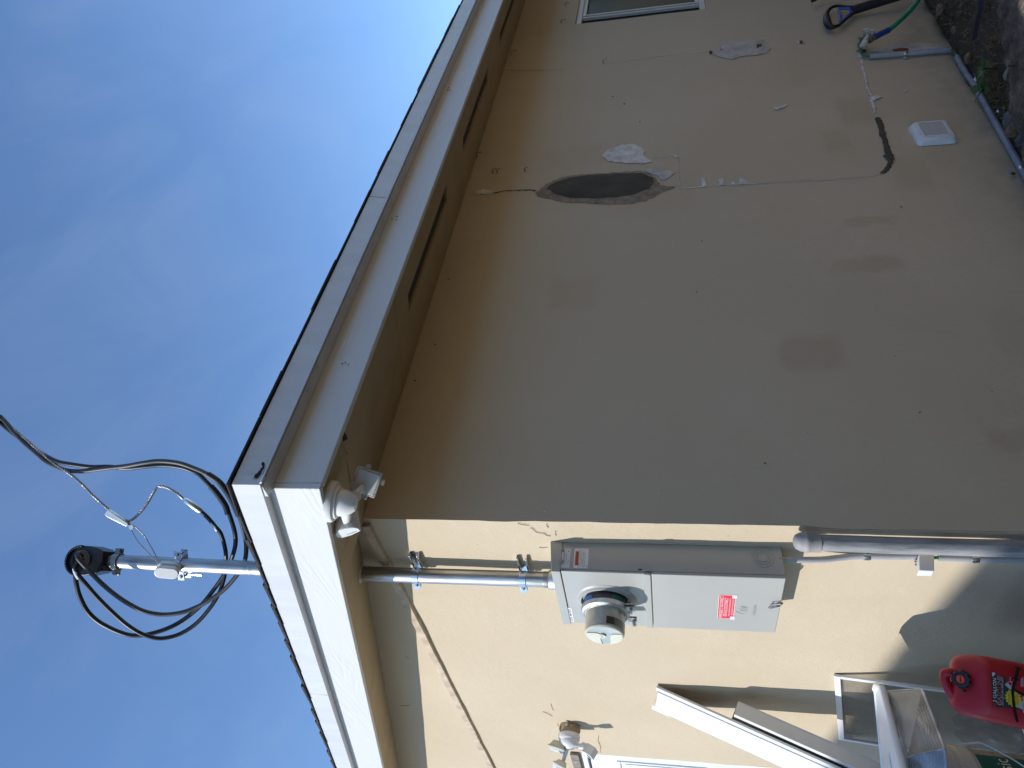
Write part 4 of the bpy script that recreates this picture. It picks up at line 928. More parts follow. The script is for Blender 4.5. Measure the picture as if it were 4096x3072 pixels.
# on this face the text runs from the wall outwards or inwards as seen from the yard
def p_model(mb, pts):
    mb.fprism(sf, pts, 0, 0.0004, M_LAB2)
    mb.text(sf, 'CATALOG NUMBER', -0.012, 0.0115, 0.0026, M_INKG, 0.030, 0.0006)
    mb.text(sf, 'U6268-XTL-200-HSP', 0.003, 0.0005, 0.0058, M_INK, 0.058, 0.0006)
    mb.text(sf, 'WEIS APPROVED', 0.001, -0.0065, 0.0044, M_INKG, 0.036, 0.0006)
    mb.text(sf, 'SERIES 1', -0.020, -0.0125, 0.0022, M_INKG, 0.014, 0.0006); mb.text(sf, 'TYPE 3R', -0.010, -0.0162, 0.0022, M_INKG, 0.030, 0.0006); mb.text(sf, '1', 0.028, -0.013, 0.003, M_INKG, 0.006, 0.0006)
sticker('model_label', sf, 0.080, 0.040, p_model, panel, 'silver label with a model number')
wf2 = Frame((-0.067, BY0-0.0005, 1.793), sf.ex, (0, 0, 1))
def p_warn(mb, pts):
    mb.fprism(wf2, pts, 0, 0.0004, M_LAB)
    mb.rect(wf2, -0.030, 0.0085, 0.028, 0.0215, M_ORANGE, 0.0005)
    mb.text(wf2, 'WARNING', 0.004, 0.0105, 0.0090, M_INK, 0.044, 0.0007)
    mb.add([wf2.p(-0.027, 0.0105, 0.0007), wf2.p(-0.0195, 0.0105, 0.0007), wf2.p(-0.0233, 0.0195, 0.0007)], [(0, 1, 2)], M_INK, False)
    mb.rect(wf2, -0.040, 0.0058, 0.040, 0.0064, M_INK, 0.0005)
    for i, wl in enumerate((0.070, 0.072, 0.064, 0.067, 0.060)):
        t = ('This product can expose you to chemicals', 'including lead known to the State to cause', 'cancer and birth defects or other harm', 'For more information go to', 'www.P65Warnings.ca.gov')[i]
        mb.text(wf2, t, -0.037, 0.0012-i*0.0042, 0.0029, M_INK, wl, 0.0006, 'l')
    mb.rect(wf2, -0.038, -0.0235, -0.026, -0.0215, M_INKG, 0.0005)
sticker('warning_label', wf2, 0.082, 0.052, p_warn, panel, 'white warning label with an orange band')
df = Frame((-BD-0.0034, 0.340, 1.2835), (0, -1, 0), (0, 0, 1))
def p_emer(mb, pts):
    mb.rect(df, -0.086, -0.030, 0.086, 0.028, M_LAB, 0.0, 0.0003)
    mb.rect(df, -0.0845, -0.0285, 0.0845, 0.0265, M_RED, 0.0004)
    mb.text(df, 'EMERGENCY DISCONNECT', 0, 0.0105, 0.0125, M_LAB, 0.158, 0.0006)
    mb.text(df, 'SERVICE DISCONNECT', 0, -0.0055, 0.0125, M_LAB, 0.136, 0.0006)
    mb.text(df, 'DESCONEXIÓN DE EMERGENCIA', 0, -0.0155, 0.0070, M_LAB, 0.130, 0.0006); mb.text(df, 'DESCONEXIÓN DE SERVICIO', 0, -0.0250, 0.0065, M_LAB, 0.116, 0.0006)
    for x0 in (-0.090, 0.066):
        mb.rect(df, x0, -0.034, x0+0.022, -0.018, M_LAB, 0.0008, 0.0003)
    mb.text(df, 'REV', 0.077, -0.0235, 0.0028, M_INKG, 0.010, 0.0014); mb.text(df, '1', 0.077, -0.030, 0.0036, M_INKG, 0.003, 0.0014)
sticker('disconnect_label', df, 0.17, 0.06, p_emer, pdoor, 'red and white emergency disconnect label')
hf = Frame((-BD-0.0006, 0.452, 1.864), (0, -1, 0), (0, 0, 1))
def p_haz(mb, pts):
    mb.fprism(hf, [(x*1.0, y) for x, y in pts], 0, 0.0004, M_LAB)
    for sx in (-1, 1):
        mb.rect(hf, sx*0.031-0.022, 0.004, sx*0.031+0.022, 0.0105, M_RED, 0.0005); mb.text(hf, 'DANGER', sx*0.031, 0.0052, 0.0040, M_LAB, 0.034, 0.0007)
        for i in range(4): mb.rect(hf, sx*0.031-0.020, 0.001-i*0.0032, sx*0.031+0.012+0.002*i, 0.0024-i*0.0032, M_INK, 0.0005)
    mb.lathe([(0.0005, 0.0006), (0.0035, 0.0006)], hf.p(0, 0.002, 0), hf.n, M_INK, 10); mb.rect(hf, -0.0075, -0.008, 0.0075, -0.0025, M_INK, 0.0005)
sticker('danger_label', hf, 0.112, 0.026, p_haz, cov, 'small white danger label with red corners')
# the meter itself
AX = V((-1, 0, 0))
mt = MB(); mt.lathe([(0.080, 0.006), (0.082, 0.010), (0.082, 0.046), (0.078, 0.050)], HC, AX, M_SOCK, 48); mtr = mt.build('meter_socket', panel)
mb = MB(); mb.lathe([(0.086, 0.038), (0.0895, 0.040), (0.0895, 0.056), (0.086, 0.060), (0.079, 0.062), (0.076, 0.058)], HC, AX, M_ALU, 56); ringo = mb.build('lock_ring', mtr)
mb = MB(); rf = Frame(HC+AX*0.048+V((0, -0.038, -0.085)), (0, -0.93, -0.36), (0, 0, 1)); 
mb.box(HC+AX*0.042+V((0, -0.030, -0.108)), HC+AX*0.047+V((0, -0.058, -0.075)), M_STEEL); mb.box(HC+AX*0.055+V((0, -0.030, -0.108)), HC+AX*0.058+V((0, -0.058, -0.075)), M_STEEL)
mb.tube([HC+AX*0.036+V((0, -0.044, -0.095)), HC+AX*0.076+V((0, -0.044, -0.095))], 0.0055, M_ALU, 12)
mb.build('ring_screw', ringo)
mb = MB(); mb.box(HC+AX*0.036+V((0, 0.050, -0.112)), HC+AX*0.042+V((0, 0.082, -0.080)), M_STEEL); mb.tube([HC+AX*0.030+V((0, 0.068, -0.098)), HC+AX*0.062+V((0, 0.074, -0.104))], 0.0075, M_ALU, 14); mb.build('ring_seal', ringo)
MR = 0.0725
mb = MB(); mb.lathe([(MR+0.004, 0.058), (MR+0.004, 0.062), (MR, 0.064), (MR-0.001, 0.130), (MR-0.003, 0.136), (MR-0.008, 0.1405)], HC, AX, M_MSIDE, 56); body = mb.build('meter_body', panel)
mb = MB(); mb.lathe([(MR-0.008, 0.1402), (0.0005, 0.1402)], HC, AX, M_MGLASS, 56); mb.build('meter_glass', body)
mf = Frame(HC+AX*0.1404, (0, -1, 0), (0, 0, 1)); RR = MR-0.009
def disc(a0, a1, r=RR, k=16): return [(r*math.cos(a0+(a1-a0)*i/k), r*math.sin(a0+(a1-a0)*i/k)) for i in range(k+1)]
mb = MB()
up_ = disc(R_(72), R_(172)); mb.fprism(mf, up_ + [(-0.058, 0.012), (-0.030, 0.016), (0.004, 0.014), (0.016, 0.018), (0.020, 0.030)], 0, 0.0022, M_CREAM)
lo = disc(R_(196), R_(286)); mb.fprism(mf, [(-0.058, -0.018)] + lo[1:] + [(0.016, -0.035), (0.010, -0.024), (-0.004, -0.020), (-0.040, -0.020)], 0, 0.0022, M_CREAM)
mb.lathe([(0.0005, 0.004), (0.004, 0.004), (0.005, 0.006), (0.011, 0.006), (0.013, 0.002)], mf.p(0.004, 0.006, 0), mf.n, M_CREAM, 20)
mb.lathe([(MR-0.0095, 0.1400), (MR-0.006, 0.1415), (MR-0.003, 0.1385), (MR-0.001, 0.134)], HC, AX, M_CREAM, 56)
mb.build('face_plate', body)
mb = MB(); mb.lathe([(MR+0.0006, 0.100), (MR-0.0002, 0.128)], HC, AX, M_MDARK, 20, ref=(0, -1, 0), a0=R_(-105), a1=R_(-8)); mb.build('side_window', body)
mb = MB(); rS = 0.0824
for a0, a1, m in ((34, 66, M_BLUE), (-62, -22, M_GREEN)):
    mb.lathe([(rS, 0.016), (rS, 0.042)], HC, AX, m, 14, ref=(0, -1, 0), a0=R_(a0) if m is M_BLUE else R_(a0), a1=R_(a1))
st_ = mb.build('sticker_band', mtr)

# ------------------------------------------------------------------ security light under the eaves corner
FLB = SOF(1318, 2004); FLB.z = zsof(FLB.y)
dn = V((0, SL*0.9, -1)).normalized()
sl = thing('security_light', tuple(FLB), 'white motion security light under the eaves corner with one square lamp head', 'security light')
mb = MB(); mb.lathe([(0.064, 0.0), (0.064, 0.014), (0.060, 0.021), (0.052, 0.024), (0.050, 0.030), (0.046, 0.032), (0.0005, 0.032)], FLB, dn, M_WHITEP, 36); mb.build('base', sl)
hc = FLB+dn*0.034
mb = MB(); mb.lathe([(0.043, -0.006), (0.042, 0.012), (0.037, 0.026), (0.029, 0.040), (0.020, 0.050), (0.0005, 0.052)], hc, dn, M_WHITEP, 28); mb.build('housing', sl)
view = (CAM_LOC-FLB).normalized()
LH = D(1466, 1927, 2.36)
lfz = (view*1.0 + V((-0.35, -0.05, 0.10))).normalized()
lf_ = Frame(LH, UP*0.93-RT*0.30, RT)
lfx = (UP*-0.93 + RT*-0.34); lfx = (lfx-lfz*lfx.dot(lfz)).normalized()
lfy = lfz.cross(lfx)
LF = Frame(LH, lfx, lfy)
mb = MB()
def frustum(fr, w0, h0, z0, w1, h1, z1, m, mb): mb.hexa([fr.p(-w0, -h0, z0), fr.p(w0, -h0, z0), fr.p(w0, h0, z0), fr.p(-w0, h0, z0), fr.p(-w1, -h1, z1), fr.p(w1, -h1, z1), fr.p(w1, h1, z1), fr.p(-w1, h1, z1)], m)
frustum(LF, 0.026, 0.028, -0.044, 0.041, 0.040, -0.010, M_WHITEP, mb); frustum(LF, 0.042, 0.041, -0.0098, 0.0425, 0.0415, 0.010, M_CLEARW, mb)
head = mb.build('lamp_head', sl, bevel=0.004, segs=3)
mb = MB(); frustum(LF, 0.036, 0.035, 0.0102, 0.034, 0.033, 0.012, M_LENSG, mb); mb.build('lens', head, bevel=0.001)
for sx, sy, lx, ly in ((0.048, 0.014, 0.008, 0.008), (-0.010, 0.048, 0.008, 0.008), (0.012, -0.047, 0.008, 0.008)):
    mb = MB(); mb.fbox(LF, (sx-lx, sy-ly, -0.012), (sx+lx, sy+ly, 0.004), M_CLEARW); mb.build('clip', head, bevel=0.001)
mb = MB(); k1 = hc+dn*0.020+(LH-hc).normalized()*0.040
mb.tube([hc+dn*0.02, k1, LH-lfz*0.034], [0.016, 0.012, 0.008], M_WHITEP, 14)
mb.lathe([(0.0005, -0.012), (0.017, -0.012), (0.018, 0.0), (0.017, 0.012), (0.0005, 0.012)], k1, view, M_WHITEP, 20); mb.build('swivel_arm', sl)
SC = D(1384, 2090, 2.40)
sx_ = (UP*-0.80 + RT*-0.55).normalized(); sz_ = (view*0.55 + V((-0.55, 0.1, -0.35))).normalized(); sz_ = (sz_-sx_*sz_.dot(sx_)).normalized()
SFm = Frame(SC, sz_.cross(sx_)*-1, sx_)
mb = MB(); oc = []
for i in range(9): t = math.pi*i/8; oc.append((0.031*math.cos(t), 0.010+0.022*math.sin(t)))
oc += [(-0.031, -0.028), (-0.020, -0.036), (0.020, -0.036), (0.031, -0.028)]
ssa = (hc+dn*0.02-SC).normalized()
mb.tube([SC+ssa*0.0, hc+dn*0.018], [0.018, 0.016], M_WHITEP, 14)
NF = Frame(SC, (RT*0.75-UP*0.55-view*0.1), UP*-0.6+RT*-0.5)   # ends face down the sunny side
e1 = (-RT*0.80 - UP*0.10 + view*0.52).normalized(); e2 = (UP*-0.75 + RT*0.35); e2 = (e2-e1*e2.dot(e1)).normalized()
NF = Frame(SC, e2, e1.cross(e2))
prof = [(0.036, -0.020), (0.036, 0.004), (0.026, 0.020), (0.006, 0.028), (-0.018, 0.026), (-0.034, 0.012), (-0.038, -0.010), (-0.030, -0.024), (0.0, -0.028)]
prof = [(x*1.08, y*1.08) for x, y in prof]
mb.fprism(NF, prof, -0.036, 0.036, M_WHITEP)
sen = mb.build('motion_sensor', sl, bevel=0.003)
mb = MB(); mb.hexa([NF.p(0.0365, -0.016, -0.018), NF.p(0.0365, 0.006, -0.018), NF.p(0.0275, 0.0200, -0.018), NF.p(0.0255, 0.014, -0.018), NF.p(0.0365, -0.016, 0.016), NF.p(0.0365, 0.006, 0.016), NF.p(0.0275, 0.0200, 0.016), NF.p(0.0255, 0.014, 0.016)], M_SENS); mb.build('sensor_lens', sen)
mb = MB(); mb.text(Frame(NF.p(0, 0, 0.0366), NF.ex, NF.ey), 'ustellar', 0.010, -0.016, 0.009, M_INKG, 0.036, 0.0003); mb.build('brand_print', sen)

# ------------------------------------------------------------------ old floodlight on its junction box near the door
OJ = A(2280, 2902)
ol = thing('old_floodlight', tuple(OJ), 'old yellowed twin floodlight on a tan round junction box above the door', 'floodlight')
mb = MB(); mb.lathe([(0.054, 0.0), (0.054, 0.042), (0.052, 0.046), (0.0005, 0.046)], OJ, AX, M_TANB, 32)
for a in (0.4, 1.9, 3.4, 5.0): 
    q = OJ+AX*0.022+V((0, math.cos(a), math.sin(a)))*0.0545; mb.lathe([(0.0005, 0.003), (0.010, 0.003), (0.012, 0)], q, V((0, math.cos(a), math.sin(a))), M_TANB, 14)
jb = mb.build('junction_box', ol)
mb = MB(); q = OJ+AX*0.012+V((0, -0.056, 0.012)); mb.lathe([(0.0005, 0.016), (0.009, 0.015), (0.010, 0.004), (0.007, 0)], q, V((-0.2, -1, 0)), M_OFFW, 12); mb.build('conduit_plug', jb)
mb = MB(); mb.lathe([(0.057, 0.0475), (0.0585, 0.052), (0.0585, 0.070), (0.054, 0.078), (0.050, 0.079), (0.048, 0.088), (0.044, 0.100), (0.030, 0.116), (0.0005, 0.122)], OJ, AX, M_WHITEP, 32); mb.build('base', ol)
def oldhead(c, ex, ey, w, h, name, tip):
    fr = Frame(c, ex, ey); mb = MB()
    frustum(fr, w*0.60, h*0.60, -0.036, w*0.9, h*0.9, -0.004, M_OLDP, mb); frustum(fr, w, h, -0.0038, w*1.02, h*1.02, 0.008, M_OLDP, mb)
    hd = mb.build(name, ol, bevel=0.004)
    mb = MB(); n_ = 0.004
    frustum(fr, w*0.86, h*0.86, 0.0082, w*0.84, h*0.84, 0.0095, M_LENSG, mb); mb.build('lens', hd)
    mb = MB(); frustum(fr, w*0.5, h*0.42, 0.0097, w*0.44, h*0.36, 0.0125, M_OLDP, mb); mb.build('reflector', hd)
    mb = MB(); mb.tube([c-fr.n*0.034, tip], [0.010, 0.012], M_WHITEP, 12); mb.build('swivel_arm', hd)
tip = OJ+AX*0.092
oldhead(OJ+V((-0.118, 0.020, 0.062)), V((0.0, -1.0, 0.12)), V((0.25, 0.1, 1)), 0.036, 0.046, 'lamp_head', tip)
oldhead(OJ+V((-0.205, 0.058, 0.048)), V((0.30, -0.95, -0.12)), V((0.40, 0.05, 1)), 0.040, 0.038, 'lamp_head', tip)
sc = OJ+V((-0.125, 0.0, -0.115)); mb = MB(); fr = Frame(sc, V((0.1, -1, 0.25)), V((0.5, 0.2, 0.85)))
mb.fprism(fr, [(-0.026, -0.030), (0.026, -0.030), (0.030, 0.006), (0.016, 0.034), (-0.016, 0.034), (-0.030, 0.006)], -0.026, 0.026, M_WHITEP)
mb.tube([sc-fr.n*0.012+fr.ey*0.020, OJ+AX*0.100+V((0, 0, -0.03))], [0.012, 0.014], M_WHITEP, 12)
mb.lathe([(0.0005, -0.014), (0.013, -0.012), (0.017, 0), (0.013, 0.012), (0.0005, 0.014)], sc+fr.ey*0.048-fr.n*0.008, fr.ex, M_WHITEP, 14)
so = mb.build('motion_sensor', ol, bevel=0.003)
mb = MB(); mb.fbox(fr, (-0.018, -0.022, 0.0265), (0.018, -0.006, 0.029), M_SENS); mb.build('sensor_lens', so)

# ------------------------------------------------------------------ pipes at the corner
sp = [A(3215, 2168, 0.050), A(3600, 2182, 0.050), A(4096, 2196, 0.050), A(4600, 2212, 0.050)]
sp[3] = sp[2] + (sp[2]-sp[0]).normalized()*0.62
stp = thing('standpipe', tuple(sp[3]), 'thick dark grey standpipe with a pale round cap at the house corner', 'pipe')
mb = MB(); mb.tube(sp, 0.0275, M_PIPEG, 24); mb.build('pipe', stp)
ax_ = (sp[0]-sp[2]).normalized()
mb = MB(); mb.lathe([(0.0275, -0.052), (0.0325, -0.050), (0.033, -0.016), (0.0355, -0.012), (0.0355, -0.004), (0.033, 0.0), (0.031, 0.012), (0.024, 0.026), (0.012, 0.033), (0.0005, 0.035)], sp[0], ax_, M_CAP, 28); mb.build('cap', stp)

gc = thing('grounding_conduit', tuple(A(3123, 2238, 0.04)), 'thin grey conduit strapped down the sunlit wall from the meter panel beside the standpipe', 'conduit')
p1 = [A(3110, 2239, 0.045), A(3150, 2239, 0.045), A(3278, 2239, 0.035), A(3350, 2232, 0.022), A(3414, 2226, 0.013), A(3480, 2225, 0.0125), A(3560, 2226, 0.0125), A(3668, 2227, 0.0125)]
p2 = [A(3754, 2231, 0.0125), A(3900, 2236, 0.0125), A(4096, 2240, 0.0125)]; p2.append(p2[-1]+(p2[-1]-p2[0]).normalized()*0.55)
mb = MB(); mb.tube(smooth_path(p1, 5), 0.0108, M_PVC, 18); mb.build('conduit_pipe', gc)
mb = MB(); mb.tube(p2, 0.0108, M_PVC, 18); mb.build('conduit_pipe', gc)
mb = MB(); mb.tube(smooth_path([p1[-2], p1[-1], A(3710, 2228, 0.014), A(3740, 2231, 0.0135), p2[0], p2[1]], 4), 0.0056, M_GWIRE, 10); mb.build('ground_wire', gc)
mb = MB(); mb.lathe([(0.0112, -0.012), (0.0135, -0.012), (0.0135, 0.012), (0.0112, 0.012)], p1[0]+V((0, 0, -0.016)), (0, 0, 1), M_STEEL, 18); mb.build('box_connector', gc)
def strap(c, ax, wall):
    mb = MB(); ax = V(ax).normalized(); mb.lathe([(0.0110, -0.011), (0.0124, -0.011), (0.0132, -0.004), (0.0132, 0.004), (0.0124, 0.011), (0.0110, 0.011)], c, ax, M_ZINC, 20)
    s_ = ax.cross(wall).normalized()
    fr = Frame(c-wall*0.0095, s_, ax); mb.fbox(fr, (0.010, -0.011, -0.0012), (0.030, 0.011, 0.0012), M_ZINC) if fr.n.dot(wall) > -2 else None
    mb.lathe([(0.0005, 0.005), (0.004, 0.004), (0.005, 0.001)], c-wall*0.0095+s_*0.021, wall, M_ZINC, 10)
    return mb
strap(A(3467, 2226, 0.0125), (0, 0.02, 1), V((-1, 0, 0))).build('strap', gc); strap(A(3900, 2236, 0.0125), (0, 0.02, 1), V((-1, 0, 0))).build('strap', gc)
bt = thing('bonding_block', tuple(A(3690, 2250, 0.01)), 'white plastic bonding cover clipped over the thin grey conduit', 'cover')
b0 = A(3672, 2224, 0.012); b1 = A(3735, 2226, 0.012)
nrm = V((-0.98, 0.12, -0.12)).normalized()
mb = MB(); q = [A(3672, 2240, 0.024), A(3690, 2217, 0.024), A(3735, 2218, 0.024), A(3722, 2241, 0.024)]
fr = Frame((q[0]+q[2])/2, q[2]-q[1], q[1]-q[0])
if fr.n.dot(V((-1, 0, 0))) < 0: fr = Frame((q[0]+q[2])/2, q[2]-q[1], q[0]-q[1])
sh = lambda z: V((0, 0.008, -0.016))*(z/0.05)
w2, h2 = 0.023, 0.017
vs = [fr.p(-w2, -h2, -0.005), fr.p(w2, -h2, -0.005), fr.p(w2, h2, -0.005), fr.p(-w2, h2, -0.005)] + [fr.p(x, y, 0.062)+V((0, 0.0, 0.016)) for x, y in ((-w2, -h2), (w2, -h2), (w2, h2), (-w2, h2))]
mb.hexa(vs, M_WHITEP); mb.build('cover', bt, bevel=0.003)
mb = MB(); mb.tube([A(3662, 2246, 0.018), A(3662, 2246, 0.034)], 0.004, M_STEEL, 8); mb.tube([A(3664, 2258, 0.020), A(3664, 2258, 0.036)], 0.004, M_STEEL, 8); mb.build('terminal_screw', bt)

# ------------------------------------------------------------------ white gutter length leaning on the wall
g0a = V((-0.012, 1.335, 1.545)); g0b = V((-0.030, 1.585, 1.548))
gd = V((-0.30, 0.075, -0.83)).normalized()
gl = 1.98
gw = (g0b-g0a); gw = (gw-gd*gw.dot(gd)).normalized(); gn = gw.cross(gd).normalized()
if gn.dot(CAM_LOC-g0a) < 0: gn = -gn
gut = thing('gutter_length', tuple(g0a+gd*gl), 'long white gutter length leaning at a slant against the sunlit wall', 'gutter')
W = 0.225
def gp(w, t, l): return g0a + gw*w + gn*t + gd*l
mb = MB()
def gbox(w0, t0, w1, t1, l0, l1, m): mb.hexa([gp(w0, t0, l0), gp(w1, t0, l0), gp(w1, t1, l0), gp(w0, t1, l0), gp(w0, t0, l1), gp(w1, t0, l1), gp(w1, t1, l1), gp(w0, t1, l1)], m)
gbox(0.0, -0.002, 0.030, 0.010, 0.0, gl, M_GUT); mb.build('lip', gut, bevel=0.002)
mb = MB(); gbox(0.038, 0.0, W, 0.012, 0.012, gl, M_GUT); gbox(0.0302, -0.008, 0.0378, 0.001, 0.0, gl, M_GUT)
mb.add([gp(W-0.030, 0.0125, -0.002), gp(W+0.012, 0.0125, -0.002), gp(W+0.012, 0.0125, 0.10), gp(W-0.030, 0.0125, 0.012)], [(0, 1, 2, 3)], M_GUT, False)
mb.build('front_face', gut, bevel=0.002)
mb = MB(); gbox(W-0.004, -0.075, W, -0.0005, 0.02, gl, M_GUT); mb.build('bottom', gut)
g2 = 0.36
mb = MB(); gbox(-0.030, -0.020, -0.004, -0.012, g2, gl, M_GUT); gbox(-0.028, -0.075, -0.024, -0.020, g2, gl, M_GUT); gbox(-0.030, -0.079, W-0.005, -0.0755, g2, gl, M_GUT); mb.build('back_wall', gut)

# ------------------------------------------------------------------ window screen leaning on the wall
st = [A(3335, 2700, 0.012), A(3355, 2955, 0.012)]
dv = V((-0.155, 0, -0.98)).normalized()
sf_ = Frame(st[0], st[1]-st[0], -dv)
wS = (st[1]-st[0]).length; hS = 0.97
if sf_.n.dot(V((-1, 0, 0))) < 0: pass
scr = thing('window_screen', tuple(st[0]+dv*hS), 'white framed insect screen with dark mesh leaning behind the clutter', 'window screen')
mb = MB(); fw = 0.026
def sb(x0, y0, x1, y1, z0, z1, m): mb.fbox(sf_, (x0, y0, z0), (x1, y1, z1), m)
sb(0, -fw, wS, 0, -0.006, 0.006, M_WHITEP); sb(0, -hS, wS, -hS+fw, -0.006, 0.006, M_WHITEP); sb(0, -hS+fw, fw*0.8, -fw, -0.006, 0.006, M_WHITEP); sb(wS-fw*0.8, -hS+fw, wS, -fw, -0.006, 0.006, M_WHITEP)
mb.build('frame', scr, bevel=0.002)
mb = MB(); mb.rect(sf_, fw*0.8, -hS+fw, wS-fw*0.8, -fw, M_SCREEN, 0.0); mb.build('mesh', scr)
mb = MB()
for x0, y0, x1, y1 in ((0.0, 0.0, 0.045, 0.006), (0.0, 0.029, 0.045, 0.035), (0.0, 0.006, 0.006, 0.029), (0.039, 0.006, 0.045, 0.029)):
    mb.fbox(sf_, (wS-0.085+x0, -fw-0.045+y0, 0.001), (wS-0.085+x1, -fw-0.045+y1, 0.004), M_CANG)
mb.build('pull_tab', scr)

# ------------------------------------------------------------------ weathered bench that carries the clutter
bench = thing('low_bench', (-0.5, 0.75, -0.17), 'low weathered board bench at the foot of the sunlit wall', 'bench')
BZ = 0.155
mb = MB()
for i in range(5): mb.box((-0.30-0.125*i, 0.02, BZ-0.03), (-0.30-0.125*i-0.118, 1.75, BZ), M_WBENCH)
mb.build('seat', bench, bevel=0.004)
for x in (-0.34, -0.86):
    for y in (0.10, 1.65): MB().box((x-0.03, y-0.03, -0.17), (x+0.03, y+0.03, BZ-0.0305), M_WBENCH).build('leg', bench)

# ------------------------------------------------------------------ clear drawer on a pail
RZ = 0.712
R1 = G(3548, 2767, RZ); R4 = G(3629, 3030, RZ)
R2 = A(3688, 2758, -R1.x+0.015); R3 = A(3780, 2997, -R4.x+0.015)
dv_ = V((-0.205, 0.215, -0.012))
K1, K2, K3, K4 = R1+dv_, R2+dv_*0.92, R3+dv_*0.92, R4+dv_
dr = thing('refrigerator_drawer', tuple((R2+R3+K2+K3)/4), 'clear plastic refrigerator drawer with a white front panel, resting above the pail', 'drawer')
def wallq(a, b, c, d, m, th=0.003):
    n_ = (b-a).cross(d-a).normalized()*th
    return MB().hexa([a, b, c, d, a+n_, b+n_, c+n_, d+n_], m)
for nm, q_ in (('side', (R1, R4, R3, R2)), ('side', (R4, K4, K3, R3)), ('side', (K4, K1, K2, K3)), ('side', (K1, R1, R2, K2)), ('bottom', (R2, R3, K3, K2))):
    wallq(*q_, M_CLEAR).build(nm, dr)
mb = MB()
for a, b in ((R1, R4), (R4, K4), (K4, K1), (K1, R1)): mb.tube([a, b], 0.0042, M_CLEARE, 8)
for a, b in ((R1, R2), (R4, R3)): mb.tube(smooth_path([a, a.lerp(b, 0.5)+(R3-R4).normalized()*0.0+V((0.003, 0.004, 0)), b], 4), 0.0036, M_CLEARE, 8)
for a, b in ((R2, R3), (R3, K3), (R2, K2)): mb.tube([a, b], 0.0048, M_CLEARE, 8)
mb.build('rim', dr)
mb = MB(); u_ = V((0, 0, 0.003))
for i in range(9):
    t = 0.14+0.09*i; a = R4.lerp(R3, t); b = K4.lerp(K3, t); mb.tube([a.lerp(b, 0.02), a.lerp(b, 0.95)], 0.0022, M_CLEARE, 6)
for i in range(5):
    t = 0.62+0.075*i; a = R1.lerp(R2, t)+u_; b = R4.lerp(R3, t)+u_; mb.tube([a.lerp(b, 0.30), a.lerp(b, 0.95)], 0.0018, M_CLEARE, 6)
mb.build('ribs', dr)
L1 = K4
# white front panel with a rolled top edge
pa = G(3512, 2756, 0.712); pa2 = G(3538, 2747, 0.722); pb = G(3617, 3040, 0.722); pb0 = G(3541, 3072, 0.640)
k = 1.5
A0, A1 = pa, pa2; B1 = pa2+(pb-pa2)*k; B0 = pa+(pb0-pa)*k
nb_ = (A1-A0).cross(B0-A0).normalized()
if nb_.dot(CAM_LOC-A0) < 0: nb_ = -nb_
mb = MB()
mb.hexa([A0, A1, B1, B0, A0+nb_*0.012, A1+nb_*0.012, B1+nb_*0.012, B0+nb_*0.012], M_WHITEP)
fp = mb.build('front_panel', dr, bevel=0.005, segs=3)
mb = MB(); mb.tube(smooth_path([A0+nb_*0.010, A0.lerp(A1, 0.5)+nb_*0.012-(B1-A1).normalized()*0.012, A1+nb_*0.010], 4), 0.012, M_WHITEP, 12)
mb.tube([A1+nb_*0.010, B1+nb_*0.010], 0.0125, M_WHITEP, 14); mb.tube([A0+nb_*0.010, B0+nb_*0.010], 0.007, M_WHITEP, 12); mb.build('panel_rim', fp)
e_ = (B1-A1).normalized(); u_ = (A1-A0).normalized()
for t in (0.16, 0.46, 0.80):
    q = R1.lerp(R4, t)+V((0, 0, 0.004)); f_ = Frame(q, e_, u_); mb = MB(); mb.fbox(f_, (-0.016, -0.006, 0.0), (0.016, 0.006, 0.006), M_CLEARE); mb.build('clip', dr, bevel=0.001)

# ------------------------------------------------------------------ pail with a wood-look label
PC = D(3770, 3192, 2.66); PR = 0.175
RB = PR*0.885
def body_r(z): return RB + (PR-0.006-RB)*(z+0.365)/0.27
pz = PC.z
pail = thing('plastic_pail', (PC.x, PC.y, pz-0.37), 'pale grey plastic pail with a green and wood-grain label and wire handle', 'pail')
mb = MB(); mb.lathe([(RB-0.001, -0.37), (RB, -0.365), (PR-0.006, -0.095), (PR-0.004, -0.092), (PR+0.001, -0.090), (PR+0.002, -0.050), (PR-0.002, -0.048), (PR-0.003, -0.034), (PR+0.004, -0.032), (PR+0.005, -0.024), (PR-0.001, -0.022), (PR-0.001, -0.010), (PR+0.005, -0.008), (PR+0.005, -0.001), (PR-0.004, 0.0), (PR-0.006, -0.03), (RB-0.006, -0.36), (0.0005, -0.36)], PC, (0, 0, 1), M_PAIL, 56); mb.build('body', pail)
toC = V((CAM_LOC.x-PC.x, CAM_LOC.y-PC.y, 0)).normalized()
mb = MB(); mb.lathe([(body_r(-0.105)+0.0008, -0.105), (body_r(-0.33)+0.0008, -0.33)], PC, (0, 0, 1), M_PAILL, 40, ref=toC, a0=R_(20), a1=R_(125)); mb.build('label', pail)
mb = MB(); mb.lathe([(body_r(-0.105)+0.0012, -0.105), (body_r(-0.33)+0.0012, -0.33)], PC, (0, 0, 1), M_PAILG, 40, ref=toC, a0=R_(-60), a1=R_(61)); gl_ = mb.build('label', pail); 
mb = MB(); tf = Frame(PC+toC*0.146+V((0, 0, -0.2))+V((-toC.y, toC.x, 0))*0.02, V((-toC.y, toC.x, 0)), (0, 0, 1))
